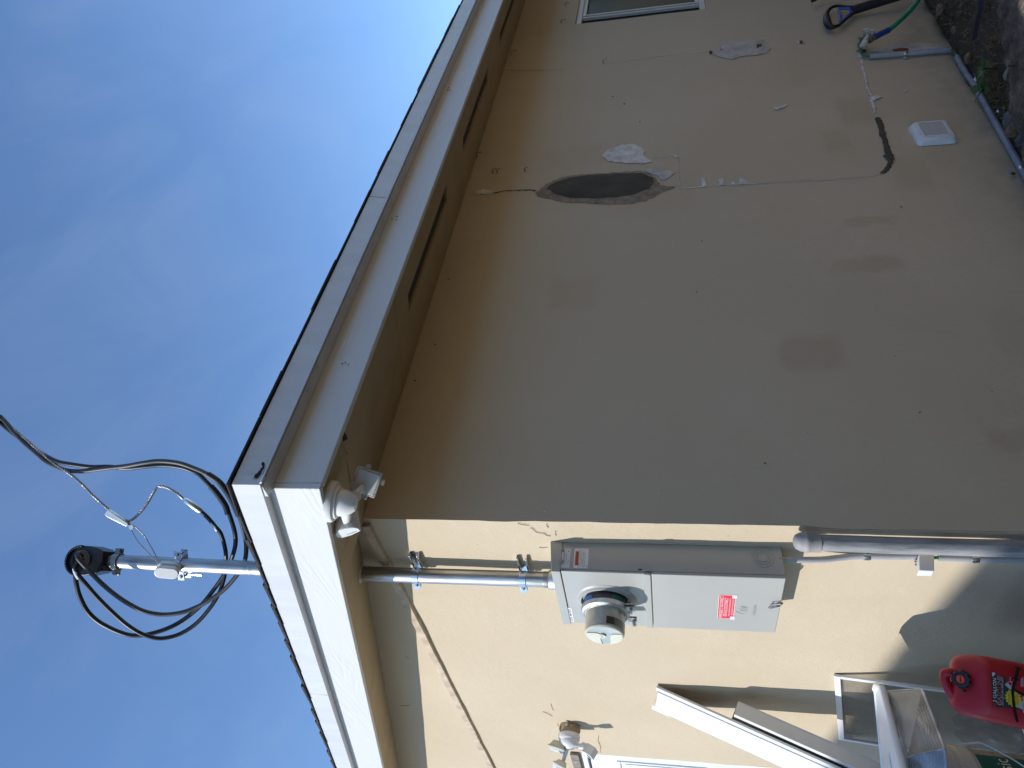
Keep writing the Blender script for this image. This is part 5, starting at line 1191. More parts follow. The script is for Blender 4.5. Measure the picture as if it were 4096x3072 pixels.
def cyl_text(mb, txt, ang_c, z, h, w, r, m):
    vs, fs = text_geo(txt); x0 = min(v.x for v in vs); x1 = max(v.x for v in vs); y0 = min(v.y for v in vs); y1 = max(v.y for v in vs)
    out = []
    side = V((-toC.y, toC.x, 0))
    for v in vs:
        x = ((v.x-x0)/(x1-x0)-0.5)*w; a = ang_c + x/r; out.append(PC+(toC*math.cos(a)+side*math.sin(a))*r+V((0, 0, z+(v.y-y0)/(y1-y0)*h)))
    mb.add(out, fs, m, False)
cyl_text(mb, 'Basic', R_(38), -0.205, 0.045, 0.10, body_r(-0.16)+0.002, M_LAB); mb.build('lettering', gl_)
side = V((-toC.y, toC.x, 0))
h0 = PC+(toC*math.cos(R_(100))+side*math.sin(R_(100)))*(PR+0.006)+V((0, 0, -0.045))
mb = MB(); hp = [D(3822, 2983, 2.60), D(3840, 2979, 2.56), D(3880, 2973, 2.50), D(3912, 2970, 2.46), D(3925, 2972, 2.45), D(3980, 2997, 2.43), D(4040, 3030, 2.42), D(4096, 3066, 2.42), D(4150, 3110, 2.43)]
mb.tube(smooth_path(hp, 4), 0.0026, M_PAIL, 8); mb.build('handle', pail)
mb = MB(); ea = 0.9
tabc = D(3802, 3060, 2.50); mb.prism([D(3790, 3042, 2.50), D(3804, 3040, 2.50), D(3814, 3078, 2.49), D(3792, 3080, 2.49)], (CAM_LOC-tabc).normalized()*0.004, M_PAIL); mb.build('tear_tab', pail)
# support under the pail, as high as the pail stands
crate = thing('upturned_crate', (PC.x, PC.y, BZ), 'plain board box under the pale pail', 'box')
tag(crate, 'plain weathered board box standing under the grey pail')
ch = pz-0.3705-BZ
if ch > 0.012:
    mb = MB(); mb.box((PC.x-0.15, PC.y-0.15, BZ+0.001), (PC.x+0.15, PC.y+0.15, BZ+ch), M_WBENCH); mb.build('body', crate, bevel=0.004)
else: bpy.data.objects.remove(crate)

# ------------------------------------------------------------------ red fuel can
CC = D(3994, 2764, 2.30)
cz0 = CC.z-0.150
n_c = V((CAM_LOC.x-CC.x, CAM_LOC.y-CC.y, 0)).normalized()
upc = (V((0, 0, 1)) - UP.cross(F_)*0.0 + RT*0.19).normalized()
upc = (V((0, 0, 1)) + RT*0.17).normalized()
CF = Frame(CC, upc.cross(n_c), upc)          # ex right, ey up, n towards the camera
if CF.n.dot(n_c) < 0: CF = Frame(CC, n_c.cross(upc), upc)
KC = 0.885
CF.ex *= KC; CF.ey *= KC; CF.n *= KC
can = thing('fuel_can', tuple(CF.p(0, -0.14, 0)), 'red plastic two gallon gasoline can with black cap and marked label', 'fuel can')
def loft(rings, m, mb, n=44, e=3.4):
    vs = []
    for y, hw, hd, zc, xc in rings:
        for j in range(n):
            t = 2*math.pi*j/n; c, s_ = math.cos(t), math.sin(t)
            vs.append(CF.p(xc+hw*math.copysign(abs(c)**(2/e), c), y, zc+hd*math.copysign(abs(s_)**(2/e), s_)))
    fs = [(i*n+j, i*n+(j+1) % n, (i+1)*n+(j+1) % n, (i+1)*n+j) for i in range(len(rings)-1) for j in range(n)]
    fs += [tuple(range(n-1, -1, -1)), tuple((len(rings)-1)*n+j for j in range(n))]
    mb.add(vs, fs, m)
mb = MB()
loft([(-0.150, 0.085, 0.062, -0.01, 0), (-0.143, 0.100, 0.076, -0.01, 0), (-0.125, 0.107, 0.082, -0.01, 0), (-0.04, 0.1085, 0.083, -0.01, 0), (0.052, 0.1080, 0.082, -0.01, 0), (0.072, 0.106, 0.078, -0.012, 0), (0.090, 0.1045, 0.068, -0.018, 0), (0.106, 0.1015, 0.057, -0.024, 0.0), (0.120, 0.096, 0.046, -0.03, 0.0), (0.131, 0.088, 0.036, -0.034, 0.0), (0.138, 0.076, 0.026, -0.036, 0.0), (0.141, 0.060, 0.014, -0.036, 0.0)], M_CANR, mb)
body = mb.build('body', can, ang=80)
mb = MB(); mb.tube(smooth_path([CF.p(-0.060, 0.116, -0.034), CF.p(-0.044, 0.134, -0.036), CF.p(-0.026, 0.148, -0.036), CF.p(-0.002, 0.160, -0.036), CF.p(0.016, 0.163, -0.034), CF.p(0.026, 0.160, -0.030), CF.p(0.030, 0.146, -0.026), CF.p(0.030, 0.120, -0.024)], 5), [0.020]+[0.0155]*10+[0.015]*24+[0.018], M_CANR, 16); mb.build('handle', can)
sa = (CF.n*0.80+CF.ey*0.58-CF.ex*0.10).normalized(); so_ = CF.p(0.014, 0.120, 0.014)
mb = MB(); mb.lathe([(r_*KC, h_*KC) for r_, h_ in ((0.027, -0.014), (0.0285, 0.004), (0.0285, 0.030), (0.0265, 0.034), (0.017, 0.035), (0.016, 0.030))], so_, sa, M_BPLAST, 32)
for i in range(10):
    t = 2*math.pi*i/10; e = sa.orthogonal().normalized(); g_ = sa.cross(e); c = so_+sa*0.024+(e*math.cos(t)+g_*math.sin(t))*0.0285*KC
    mb.lathe([(0.0005, -0.006), (0.0032, -0.006), (0.0032, 0.006), (0.0005, 0.006)], c, sa, M_BPLAST, 6)
cap = mb.build('cap', can, bevel=0)
mb = MB(); mb.lathe([(r_*KC, h_*KC) for r_, h_ in ((0.0005, 0.036), (0.013, 0.0365), (0.0155, 0.033), (0.0155, 0.028))], so_, sa, M_CANO, 24); mb.build('spout_plug', cap)
mb = MB(); mb.tube([so_+sa*0.0330-CF.ex*0.011, so_+sa*0.0330+CF.ex*0.011], 0.0011, M_BLACK, 6); mb.build('slot', cap)
mb = MB(); mb.tube(smooth_path([so_+sa*0.02-CF.ex*0.028, so_+sa*0.006-CF.ex*0.038-CF.ey*0.006, so_-sa*0.004-CF.ex*0.030-CF.ey*0.018], 5), 0.0035, M_BPLAST, 8); mb.build('strap', cap)
# the printed label and the marker scrawl lie on the front face
LZ = 0.0725
lb = Frame(CF.p(0, 0, 0), CF.ex, CF.ey); lb.ex *= KC; lb.ey *= KC; lb.n *= KC
mb = MB(); z = LZ+0.0006
def P(poly, m, dz=0.0): mb.add([lb.p(x, y, z+dz) for x, y in poly], [tuple(range(len(poly)))], m, False)
P([(-0.060, 0.050), (0.050, 0.056), (0.056, 0.046), (0.046, 0.034), (0.044, 0.010), (0.020, 0.000), (0.010, -0.024), (-0.050, -0.046), (-0.052, 0.0)], M_INK)
P([(0.020, 0.012), (0.030, 0.005), (0.010, -0.018), (0.004, -0.010)], M_CANG, 0.0003); P([(-0.044, -0.020), (-0.014, -0.034), (-0.044, -0.066), (-0.050, -0.060)], M_CANG, 0.0003)
P([(0.040, 0.052), (0.053, 0.0525), (0.053, 0.043), (0.040, 0.042)], M_LAB2, 0.0004); P([(0.040, 0.0475), (0.045, 0.0475), (0.045, 0.0425), (0.040, 0.042)], M_LABB, 0.0006)
mb.text(lb, '2 GALLON', -0.004, 0.0385, 0.0110, M_LAB, 0.078, z+0.0005); mb.text(lb, 'M', -0.053, 0.038, 0.010, M_RED, 0.011, z+0.0005)
mb.text(lb, 'GASOLINE', -0.002, 0.0225, 0.0130, M_LAB, 0.094, z+0.0004); mb.text(lb, 'GASOLINE', -0.002, 0.0232, 0.0116, M_LABR, 0.091, z+0.0007)
mb.text(lb, 'EXCEL ZERO QUICK POUR SPOUT', -0.003, 0.0165, 0.0042, M_LAB, 0.092, z+0.0005)
mb.text(lb, 'C.O. #C-13-081A', -0.024, -0.0345, 0.004, M_LAB, 0.0, z+0.0005) if False else None
st_pts = []
for i in range(32):
    t = 2*math.pi*i/32; r = 0.030 if i % 2 else 0.023; st_pts.append((-0.018+r*1.0*math.cos(t), -0.014+r*0.95*math.sin(t)))
P(st_pts, M_CANY, 0.0009)
mb.text(lb, 'POURS', -0.018, -0.004, 0.0060, M_INK, 0.028, z+0.0012); mb.text(lb, '2 TIMES', -0.018, -0.022, 0.0050, M_INK, 0.024, z+0.0012); mb.text(lb, 'FASTER', -0.018, -0.030, 0.0068, M_LABR, 0.036, z+0.0012)
mb.rect(lb, -0.058, -0.064, -0.004, -0.043, M_CANG, z+0.0009); mb.text(lb, 'CAUTION', -0.040, -0.050, 0.0055, M_INK, 0.026, z+0.0012)
for i in range(3): mb.rect(lb, -0.056, -0.056-i*0.0028, -0.008, -0.0548-i*0.0028, M_INKG, z+0.0012)
mb.rect(lb, -0.060, -0.096, -0.014, -0.066, M_LAB2, z+0.0009)
for i in range(15):
    x = -0.054+i*0.0024+random.uniform(-.0004, .0004); mb.rect(lb, x, -0.090, x+random.choice((0.0008, 0.0014)), -0.071, M_INK, z+0.0012)
mb.rect(lb, -0.010, -0.100, 0.058, -0.092, M_CANY, z+0.0009); mb.text(lb, 'WARNING', 0.022, -0.0985, 0.0050, M_INK, 0.040, z+0.0012)
for i in range(8): mb.rect(lb, 0.026, -0.040-i*0.0052, 0.058-random.uniform(0, .010), -0.0382-i*0.0052, M_LAB2, z+0.0009)
for x, y in ((0.020, -0.010), (0.034, -0.016)):
    for a, b, c, d in ((0, 0, .014, .001), (0, .011, .014, .012), (0, 0, .001, .012), (.013, 0, .014, .012)): mb.rect(lb, x+a, y+b, x+c, y+d, M_LAB2, z+0.0009)
mb.text(lb, 'C.O. #O-13-081A', -0.058, -0.018, 0.0050, M_LAB, 0.0, z+0.0012) if False else None
mb.build('label', body)
mb = MB()
def mark(pts, w, dz):
    path = smooth_path([lb.p(x, y, z+dz) for x, y in pts], 5); vs = []
    for i, p in enumerate(path):
        t = path[min(i+1, len(path)-1)]-path[max(i-1, 0)]; s_ = t.cross(lb.n).normalized()*w*random.uniform(.85, 1.1); vs += [p-s_, p+s_]
    mb.add(vs, [(2*i, 2*i+1, 2*i+3, 2*i+2) for i in range(len(path)-1)], M_MARK, False)
mark([(0.082, -0.030), (0.040, -0.020), (0.006, -0.012), (-0.030, -0.014), (-0.070, -0.020), (-0.092, -0.026)], 0.0042, 0.0020)
mark([(0.086, -0.020), (0.083, -0.040)], 0.0026, 0.0021); mark([(0.046, -0.008), (0.046, -0.036)], 0.0018, 0.0021)
mark([(0.010, -0.016), (0.002, -0.040), (-0.004, -0.072)], 0.0034, 0.0022); mark([(0.000, -0.046), (-0.006, -0.074)], 0.0060, 0.0023)
mb.build('marker_scrawl', body)

# ------------------------------------------------------------------ tubs under and beside the can
def tub(cx, cy, zr_t, r, h, m, label, name, rim):
    t = thing(name, (cx, cy, zr_t-h), label, 'tub')
    mb = MB(); mb.lathe([(r*0.80, -h), (r*0.97, -0.03), (r*0.97, -0.004), (r*0.93, -0.004), (r*0.78, -h+0.006), (0.0005, -h+0.006)], (cx, cy, zr_t), (0, 0, 1), m, 48); mb.build('body', t)
    mb = MB(); mb.lathe([(r*0.92, -0.016), (r*1.0, -0.018), (r*1.02, -0.010), (r*1.0, 0.0), (r*0.93, 0.0), (r*0.92, -0.004)], (cx, cy, zr_t), (0, 0, 1), rim, 48); mb.build('rim', t)
    return t
cb = CF.p(0, -0.151, 0)
zt = cb.z-0.012
q = D(4098, 2600, 2.50)
tub(cb.x+0.02, cb.y-0.02, zt, 0.155, max(0.06, zt-BZ-0.001), M_TUB, 'dark grey round tub under the red fuel can', 'round_tub', M_TUB)
q2 = D(4118, 2868, 2.42)
tub(q2.x, q2.y, q2.z, 0.085, max(0.06, q2.z-BZ-0.001), M_TUB, 'small dark pot with a white rim beside the fuel can', 'small_pot', M_WHITEP)

# ------------------------------------------------------------------ crumpled plastic sheet
mb = MB(); nu, nv = 22, 26; vs = []
for j in range(nv+1):
    for i in range(nu+1):
        u, v = i/nu, j/nv
        px_ = 3836+290*v+55*nz(u*3.2, 0.4, 8, 1.0)*(1-v)+14*nz(u*9, 0.4, 3, 1.0)*(1-v); py_ = 2846+28*v+(156-20*v)*u+12*math.sin(7*v+3*u)
        d = 2.90-0.05*v+0.030*nz(u*3, v*3, 0.3, 1.3)+0.020*nz(u*3, v*3, 5, 3.1)+0.008*nz(u, v, 2, 14)
        vs.append(D(px_, py_, d))
mb.add(vs, [(j*(nu+1)+i, j*(nu+1)+i+1, (j+1)*(nu+1)+i+1, (j+1)*(nu+1)+i) for j in range(nv) for i in range(nu)], M_BAG)
o = mb.build('plastic_sheet', base=D(4060, 2930, 2.6)); tag(o, 'crumpled translucent plastic sheet hanging behind the pail and fuel can', 'plastic sheet')

# ------------------------------------------------------------------ tap, hose and pipes on the shaded wall
T0 = B(3445, 205)
tap = thing('garden_tap', tuple(T0), 'weathered garden tap with flaking white paint on the shaded wall', 'tap')
mb = MB(); mb.lathe([(0.030, 0), (0.030, 0.006), (0.016, 0.012), (0.013, 0.03), (0.014, 0.060), (0.018, 0.064), (0.018, 0.088), (0.0005, 0.092)], T0, (0, -1, 0), M_BRASS, 20)
tc_ = T0+V((0, -0.072, 0))
tu = (V((0.42, -0.45, 0.35))).normalized()
mb.tube([tc_, tc_+V((0.035, -0.03, -0.022)), tc_+V((0.065, -0.035, -0.045))], [0.016, 0.0145, 0.0145], M_BRASS, 16)
mb.build('body', tap)
tw = D(3476, 128, (D(3476, 128, 1)-CAM_LOC).length*0 + 5.05)
tcn = B(3460, 165, 0.09)
mb = MB(); mb.tube([B(3450, 190, 0.06), B(3460, 168, 0.085), B(3470, 146, 0.105)], [0.022, 0.020, 0.013], M_OFFW, 16); mb.build('bonnet', tap)
wc_ = B(3476, 128, 0.125); wa = (B(3476, 128, 0.125)-B(3455, 180, 0.07)).normalized()
mb = MB(); e = wa.orthogonal().normalized(); g_ = wa.cross(e)
ring = [wc_+(e*math.cos(2*math.pi*i/40)+g_*math.sin(2*math.pi*i/40))*(0.034+0.004*math.cos(6*2*math.pi*i/40)) for i in range(41)]
mb.tube(ring, 0.0062, M_OFFW, 8, False)
for i in range(6): mb.tube([wc_, wc_+(e*math.cos(math.pi*i/3)+g_*math.sin(math.pi*i/3))*0.034], 0.0045, M_OFFW, 6)
mb.lathe([(0.0005, -0.006), (0.010, -0.006), (0.010, 0.006), (0.0005, 0.006)], wc_, wa, M_OFFW, 12); mb.build('handle', tap)
h_ = [(3482, 158, 0.10), (3496, 150, 0.105), (3530, 132, 0.11), (3555, 120, 0.115), (3590, 92, 0.13), (3625, 58, 0.15), (3660, 18, 0.18), (3690, -30, 0.22), (3720, -110, 0.28), (3760, -260, 0.36)]
hw = [B(x, y, o) for x, y, o in h_]
hose = thing('garden_hose', tuple(hw[-1]), 'green garden hose with a blue sleeve coming off the tap', 'hose')
mb = MB(); mb.tube(smooth_path(hw[1:], 6), 0.0150, M_HOSE, 16); mb.build('tube', hose)
mb = MB(); mb.tube(smooth_path(hw[1:4], 5), [0.019]*5+[0.0185]*6, M_HBLUE, 18); mb.build('sleeve', hose)
mb = MB(); a = (hw[1]-hw[0]).normalized(); mb.lathe([(0.016, -0.012), (0.021, -0.010), (0.021, 0.006), (0.0205, 0.008), (0.0165, 0.012), (0.0165, 0.022)], hw[0], a, M_BRASS, 16); mb.build('coupling', hose)
# ground clamp and the green wire in its grey sleeves
gw_ = thing('ground_wire_run', tuple(B(3600, 218, 0.02)), 'green ground wire from the tap threaded through grey pipe sleeves along the wall foot', 'ground wire')
mb = MB(); mb.lathe([(0.016, -0.010), (0.024, -0.010), (0.024, 0.010), (0.016, 0.010)], T0+V((0, -0.035, 0)), (0, -1, 0), M_BRASS, 16)
for s_ in (-1, 1): mb.tube([T0+V((s_*0.026, -0.035, 0.022)), T0+V((s_*0.026, -0.035, -0.026))], 0.0045, M_ZINC, 8)
mb.box(T0+V((-0.032, -0.045, 0.016)), T0+V((0.032, -0.026, 0.022)), M_BRASS); mb.build('pipe_clamp', gw_)
s1 = [B(3478, 226, 0.022), B(3802, 200, 0.022)]
dz_ = ground_z(2.9, 0)
q0 = [B(3828, 228, 0.035), B(3850, 270, 0.035), B(3890, 330, 0.035), B(3905, 352, 0.035)]
q1 = [B(3900, 344, 0.034), B(3965, 460, 0.034), B(4030, 575, 0.034), B(4096, 692, 0.034)]; q1.append(q1[-1]+(q1[-1]-q1[0]).normalized()*1.6)
for nm, pts in (('sleeve_pipe', s1), ('sleeve_pipe', q0), ('sleeve_pipe', q1)):
    mb = MB(); mb.tube(pts, 0.0165 if pts is not q1 else 0.0168, M_PVC if pts is s1 else M_PVCB, 18); mb.build(nm, gw_)
mb = MB(); mb.tube(smooth_path([B(3436, 152, 0.05), B(3440, 178, 0.055), B(3443, 190, 0.05), B(3444, 212, 0.03), B(3458, 222, 0.024), s1[0], s1[0].lerp(s1[1], 0.1)], 5), 0.0068, M_GWIRE, 10); mb.build('wire', gw_)
mb = MB(); mb.tube(smooth_path([s1[1].lerp(s1[0], 0.08), s1[1], B(3815, 204, 0.027), B(3824, 216, 0.032), q0[0], q0[1]], 5), 0.0070, M_GWIRE, 10); mb.build('wire', gw_)
c = s1[0].lerp(s1[1], 0.45); mb = MB(); ax = (s1[1]-s1[0]).normalized()
mb.lathe([(0.0168, -0.012), (0.0185, -0.012), (0.0195, 0), (0.0185, 0.012), (0.0168, 0.012)], c, ax, M_ZINC, 18); s_ = ax.cross(V((0, -1, 0))).normalized()
if s_.x > 0: s_ = -s_
mb.fbox(Frame(c+V((0, 0.014, 0)), s_, ax), (0.016, -0.012, -0.002), (0.042, 0.012, 0.002), M_ZINC); mb.build('strap', gw_)
c = B(4088, 678, 0.034); ax = (q1[1]-q1[0]).normalized(); mb = MB()
mb.lathe([(0.017, -0.012), (0.019, -0.012), (0.020, 0), (0.019, 0.012), (0.017, 0.012)], c, ax, M_ZINC, 18); mb.tube([c+V((0, 0.02, 0.03)), c+V((-0.01, 0.006, 0.055))], 0.009, M_STEEL, 8); mb.build('strap', gw_)

# vent cover
va = B(3660, 560); 
x0, x1 = B(3680, 583).x, B(3765, 500).x; zt_, zb_ = 0.118, -0.078
xm, zm = (x0+x1)/2, (zt_+zb_)/2
hx, hz = (x1-x0)/2+0.006, (zt_-zb_)/2
vent = thing('vent_cover', (xm, 0, zm), 'white plastic vent cover low on the shaded wall', 'vent')
vf = Frame((xm, 0, zm), (1, 0, 0), (0, 0, 1))
def octo(k, c): 
    x, y = hx*k, hz*k; return [(-x+c, -y), (x-c, -y), (x, -y+c), (x, y-c), (x-c, y), (-x+c, y), (-x, y-c), (-x, -y+c)]
lv = [(octo(1.0, 0.012), 0.0), (octo(1.0, 0.012), 0.007), (octo(0.96, 0.020), 0.018), (octo(0.84, 0.010), 0.036)]
mb = MB(); vs = [vf.p(x, y, z) for o_, z in lv for x, y in o_]
mb.add(vs, [(i*8+j, i*8+(j+1) % 8, (i+1)*8+(j+1) % 8, (i+1)*8+j) for i in range(3) for j in range(8)] + [tuple(24+j for j in range(8))], M_WHITEP, False)
mb.build('hood', vent, bevel=0.003, segs=2)
mb = MB()
for i in range(3):
    a = -hz*0.60+i*hz*0.40; mb.fbox(vf, (-hx*.66, a+0.0012, 0.0365), (hx*.66, a+hz*0.40-0.0012, 0.0395), M_PAIL)
mb.build('flap', vent, bevel=0.0008)
mb = MB()
for p, q in (((-hx*.72, -hz*.68), (hx*.72, -hz*.63)), ((-hx*.72, hz*.63), (hx*.72, hz*.68)), ((-hx*.74, -hz*.63), (-hx*.69, hz*.63)), ((hx*.69, -hz*.63), (hx*.74, hz*.63))):
    mb.fbox(vf, (p[0], p[1], 0.0362), (q[0], q[1], 0.0425), M_WHITEP)
mb.build('flap_frame', vent, bevel=0.001)
mb = MB()
for sx in (-0.62, 0.62): mb.lathe([(0.0005, 0.001), (0.007, 0.001), (0.009, 0.0)], vf.p(-hx*.93, hz*sx, 0.012), V((-0.8, -0.6, 0)), M_BLACK, 12)
mb.build('screw_hole', vent)

# shovel with a looped grip leaning on the wall
sh_ = thing('shovel', tuple(B(3900, -250, 0.35)), 'black shovel handle with a looped grip and blue insert leaning on the shaded wall', 'shovel')
ZS_ = lambda x, y: (3300+x*.1808, y*.1808)
go = [(625, 150), (500, 155), (400, 140), (270, 130), (160, 160), (80, 230), (35, 330), (40, 440), (70, 540), (130, 592), (220, 590), (310, 555), (390, 490), (470, 420), (560, 350), (640, 285)]
mb = MB(); pth = smooth_path([B(*ZS_(x, y), 0.045) for x, y in go], 4)
rad = []
for i in range(len(pth)):
    t = i/(len(pth)-1); rad.append(0.010+0.016*math.exp(-((t-0.5)/0.13)**2))
mb.tube(pth, rad, M_HBLK, 12); grip = mb.build('grip', sh_)
mb = MB(); mb.tube(smooth_path([B(*ZS_(x, y), 0.045) for x, y in ((610, 185), (470, 190), (380, 190), (310, 195), (320, 260), (345, 330), (340, 400), (345, 470), (400, 440), (480, 370), (560, 290), (610, 255), (610, 190))], 3), 0.0085, M_HGBL, 10)
mb.prism([B(*ZS_(x, y), 0.052) for x, y in ((535, 195), (615, 185), (625, 262), (545, 285), (555, 240))], (0, 0.014, 0), M_HGBL); mb.build('grip_insert', grip, bevel=0.001)
mb = MB(); s0 = B(*ZS_(620, 225), 0.048); s1_ = B(*ZS_(1450, -30), 0.085); ds = (s1_-s0).normalized()
mb.tube([s0-ds*0.01, s0+ds*0.06, s0+ds*0.50], [0.030, 0.031, 0.030], M_HBLK, 18); mb.build('sleeve', sh_)
mb = MB(); mb.tube([s0+ds*0.47, s0+ds*1.0], 0.021, M_HBLK, 16); mb.build('shaft', sh_)
# dark thing peeping at the very edge: second tool handle
p0 = B(3252, 2, 0.05); t2 = thing('tool_handle', tuple(p0), 'end of a second dark tool handle just showing beside the shovel', 'tool')
pe = V((p0.x+0.34, -0.30, ground_z(p0.x, 0)-0.02)); mb = MB(); mb.tube([p0+V((-0.010, 0, 0.010)), p0.lerp(pe, 0.05), pe], [0.012, 0.017, 0.017], M_HBLK, 12); mb.build('shaft', t2)

# ------------------------------------------------------------------ things growing and lying at the foot of the wall
def leafshape(n=6):
    return [(0, 0)] + [(0.5*math.sin(math.pi*(i/n)**0.85), i/n) for i in range(1, n)] + [(0, 1)]
def add_leaf(mb, base, d, nrm_, L_, W_, m, curl=0.25):
    d = V(d).normalized(); s_ = d.cross(V(nrm_)).normalized(); n_ = s_.cross(d)
    prev = None; vs = []; N_ = 6
    for i in range(N_+1):
        t = i/N_; w = W_*0.5*math.sin(math.pi*min(1, t*0.97+0.02))**0.8; c = base+d*(L_*t)-n_*(curl*L_*t*t)
        vs += [c-s_*w+n_*w*0.25, c, c+s_*w+n_*w*0.25]
    fs = []
    for i in range(N_): fs += [(3*i, 3*i+1, 3*i+4, 3*i+3), (3*i+1, 3*i+2, 3*i+5, 3*i+4)]
    mb.add(vs, fs, m)
def plant(name, base, leaves, m, label, stem=0.05, cat='weed'):
    t = thing(name, tuple(base), label, cat); mb = MB(); top = base+V((0.0, -0.01, stem))
    mb.tube([base-V((0, 0, 0.02)), base.lerp(top, 0.5)+V((0.004, 0, 0)), top], [0.004, 0.003, 0.0025], M_LEAFD, 6); mb.build('stem', t)
    mb = MB()
    for az, el, L_, W_ in leaves:
        d = V((math.cos(R_(az))*math.cos(R_(el)), math.sin(R_(az))*math.cos(R_(el)), math.sin(R_(el))))
        add_leaf(mb, top+V((0, 0, random.uniform(-.015, .005))), d, (0, 0, 1), L_, W_, m)
    mb.build('leaves', t); return t
def gpt(px_, py_, dz=0.03):
    p = G(px_, py_, -0.28)
    for _ in range(4): p = G(px_, py_, ground_z(p.x, p.y)+dz)
    return p
plant('broadleaf_weed', gpt(3972, 360), [(150, 50, .10, .050), (250, 20, .085, .045), (320, 18, .085, .045), (20, 35, .08, .04), (200, 10, .075, .042), (285, 40, .07, .038)], M_LEAF, 'large-leaved green weed growing between the wall pipe and the rough concrete')
plant('broadleaf_weed', gpt(3975, 278), [(170, 30, .075, .04), (235, 20, .075, .04), (300, 30, .07, .04), (30, 20, .07, .036), (100, 50, .06, .035)], M_LEAF, 'smaller green weed nearer the tap, beside the concrete')
plant('creeping_weed', gpt(3885, 330, 0.0)+V((0, 0.06, 0)), [(150, 20, .06, .03), (200, 10, .06, .035), (250, 15, .06, .03), (300, 20, .055, .03), (20, 30, .05, .03), (90, 60, .06, .03)], M_LEAFD, 'dark creeping weed tucked between the wall and the grey pipe', 0.02)
plant('pale_weed', gpt(4062, 268, 0.07), [(140, 30, .075, .055), (230, 20, .05, .04)], M_LEAFG, 'single pale grey-green leaf on a long stalk over the concrete', 0.04)
# loose stones, litter and paper, each a thing
def stone(px_, py_, r, m, label, sq=(1, 1, .7), dz=0.03):
    p = gpt(px_, py_, dz); mb = MB(); vs = []; n, k_ = 12, 8
    for i in range(k_+1):
        ph = math.pi*i/k_
        for j in range(n):
            th = 2*math.pi*j/n; d = V((math.sin(ph)*math.cos(th), math.sin(ph)*math.sin(th), math.cos(ph)))
            rr = r*(1+0.32*nz(d.x, d.y, d.z+px_, 1.5)); q_ = V((d.x*sq[0], d.y*sq[1], d.z*sq[2]))*rr
            vs.append(p+V([round(c/(r*.34))*(r*.34)*.45+c*.55 for c in q_]))
    mb.add(vs, [(i*n+j, i*n+(j+1) % n, (i+1)*n+(j+1) % n, (i+1)*n+j) for i in range(k_) for j in range(n)], m, False)
    o = mb.build('stone', base=p); tag(o, label, 'stone')
stone(4046, 482, 0.050, M_ROCK, 'grey speckled stone against the edge of the rough concrete', (1.2, 1, .7))
stone(4052, 522, 0.040, M_ROCKB, 'tan angular stone beside the grey wall-foot pipe', (1, .9, .8))
stone(4084, 560, 0.03, M_ROCK, 'small grey stone just below the tan stone')
stone(3760, 35, 0.035, M_ROCKB, 'rust-brown stone in the dirt near the hose')
stone(3815, 120, 0.022, M_ROCKB, 'small brown stone in the dirt beyond the grey pipe sleeve')
stone(3872, 232, 0.028, M_ROCKB, 'pinkish brown stone beside the green wire bend', dz=0.025)
def scrap(px_, py_, s_, label):
    p = gpt(px_, py_, 0.055); e1_ = V((random.uniform(-1, 1), random.uniform(-1, 1), .3)).normalized(); e2x = V((0, -.4, 1)).cross(e1_).normalized(); mb = MB()
    pl = [p+e1_*s_, p+e2x*s_*.5+V((0, 0, .006)), p-e1_*s_*.8, p-e2x*s_*.6]
    mb.add(pl, [(0, 1, 2), (0, 2, 3)], M_PAPER, False); o = mb.build('paper_scrap', base=p); tag(o, label, 'litter')
scrap(3902, 318, 0.020, 'white paper scrap lying on the wall-foot pipe'); scrap(3800, 100, 0.010, 'tiny white scrap in the dirt near the hose')
scrap(3992, 445, 0.010, 'tiny white scrap between the pipe and the concrete edge')
# dark strip drawn in for the shaded gap between dirt and concrete
mb = MB(); pts_ = [gpt(*q_, 0.085) for q_ in ((3925, -10), (3922, 40), (3908, 90), (3902, 130), (3896, 160))]
vs = []
for i, p in enumerate(pts_): vs += [p+V((0.006, 0.008+0.004*(i % 2), 0.008)), p, p+V((-0.008, -0.012, -0.008))]
mb.add(vs, [f_ for i in range(4) for f_ in ((3*i, 3*i+1, 3*i+4, 3*i+3), (3*i+1, 3*i+2, 3*i+5, 3*i+4))], M_BPLAST); tag(mb.build('dark_gap_strip', base=pts_[2]), 'dark strip standing for the shaded gap between dirt and concrete', 'dark gap strip')
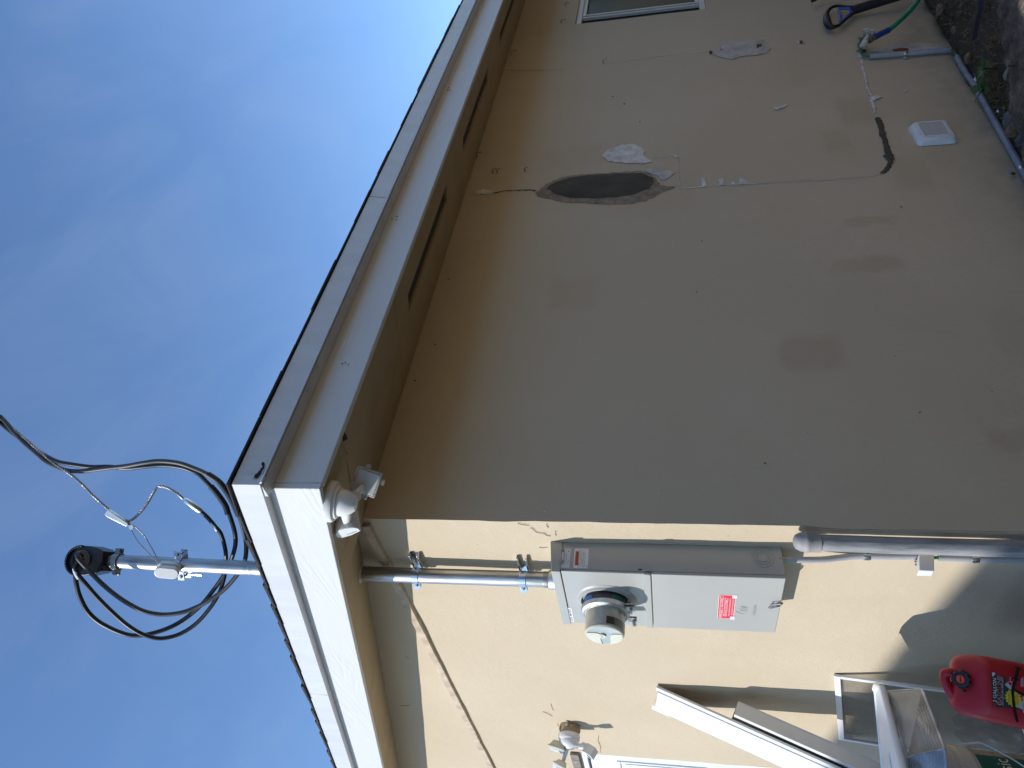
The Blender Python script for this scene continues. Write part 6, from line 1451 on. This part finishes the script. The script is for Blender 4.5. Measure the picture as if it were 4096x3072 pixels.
# dry grass, moss and litter: uncountable
mb = MB(); rnd = random.Random(3)
def blade(p, L_, m, w=0.0016, lean=0.9):
    a = rnd.uniform(0, 6.283); d = V((math.cos(a)*lean, math.sin(a)*lean, rnd.uniform(.25, 1.0))).normalized(); s_ = d.cross(V((0, 0, 1))).normalized()*w
    q_ = p+d*L_*0.55; r_ = p+d*L_+V((0, 0, -L_*0.35)); mb.add([p-s_, p+s_, q_+s_*.8, q_-s_*.8, r_], [(0, 1, 2, 3), (3, 2, 4)], m, False)
for _ in range(9500):
    x = rnd.uniform(1.7, 4.4); ye = edge_y(x); y = rnd.uniform(ye-0.03, -0.01) if rnd.random() < .8 else -rnd.random()**2*0.05-0.004
    if y < -1.2: continue
    dens = 0.62+0.9*nz(x, y, 3, 7)
    if rnd.random() > dens: continue
    p = V((x, y, dirt_z(x, y)-0.004)); r = rnd.random()
    blade(p, rnd.uniform(.03, .11), M_STRAW if r < .60 else (M_LEAFD if r < .85 else M_LITTER), rnd.uniform(.0009, .0024))
for _ in range(1900):                  # the dark fringe growing up against the wall
    x = rnd.uniform(1.9, 4.4); y = -rnd.random()*0.05-0.002
    if nz(x, 0, 11, 4) < -0.12: continue
    a = rnd.uniform(-1.1, 1.1); d = V((math.sin(a)*.7, -0.12, 1)).normalized(); p = V((x, y, ground_z(x, y)-0.03)); L_ = rnd.uniform(.03, .085)*(1.3 if x > 2.6 else .8); s_ = V((1, 0, 0))*rnd.uniform(.0008, .002)
    mb.add([p-s_, p+s_, p+d*L_], [(0, 1, 2)], M_LEAFD if rnd.random() < .75 else M_STRAW, False)
for _ in range(700):                   # tufts hanging over the concrete edge
    x = rnd.uniform(1.9, 3.6); y = edge_y(x)-0.02-rnd.random()*0.09
    if nz(x, y, 9, 5) < 0.02: continue
    blade(V((x, y, ground_z(x, y)+0.07)), rnd.uniform(.02, .06), M_STRAW if rnd.random() < .7 else M_LEAFD, .0012)
tag(mb.build('dry_grass'), kind='stuff')
mb = MB()
for _ in range(1800):                   # fallen leaf bits
    x = rnd.uniform(1.8, 4.4); y = rnd.uniform(max(-1.0, edge_y(x)-.02), -0.02); p = V((x, y, dirt_z(x, y)+rnd.uniform(0.002, .014)))
    a = rnd.uniform(0, 6.28); s_ = rnd.uniform(.006, .022); e1_ = V((math.cos(a), math.sin(a), rnd.uniform(-.4, .4)))*s_; e2x = V((-math.sin(a), math.cos(a), rnd.uniform(-.5, .5)))*s_*rnd.uniform(.3, .7)
    mb.add([p-e1_, p+e2x, p+e1_, p-e2x], [(0, 1, 2, 3)], rnd.choice((M_LITTER, M_LITTER, M_STRAW, M_LEAFD)), False)
tag(mb.build('leaf_litter'), kind='stuff')
for o in bpy.data.objects:
    if '_base' in o: del o['_base']
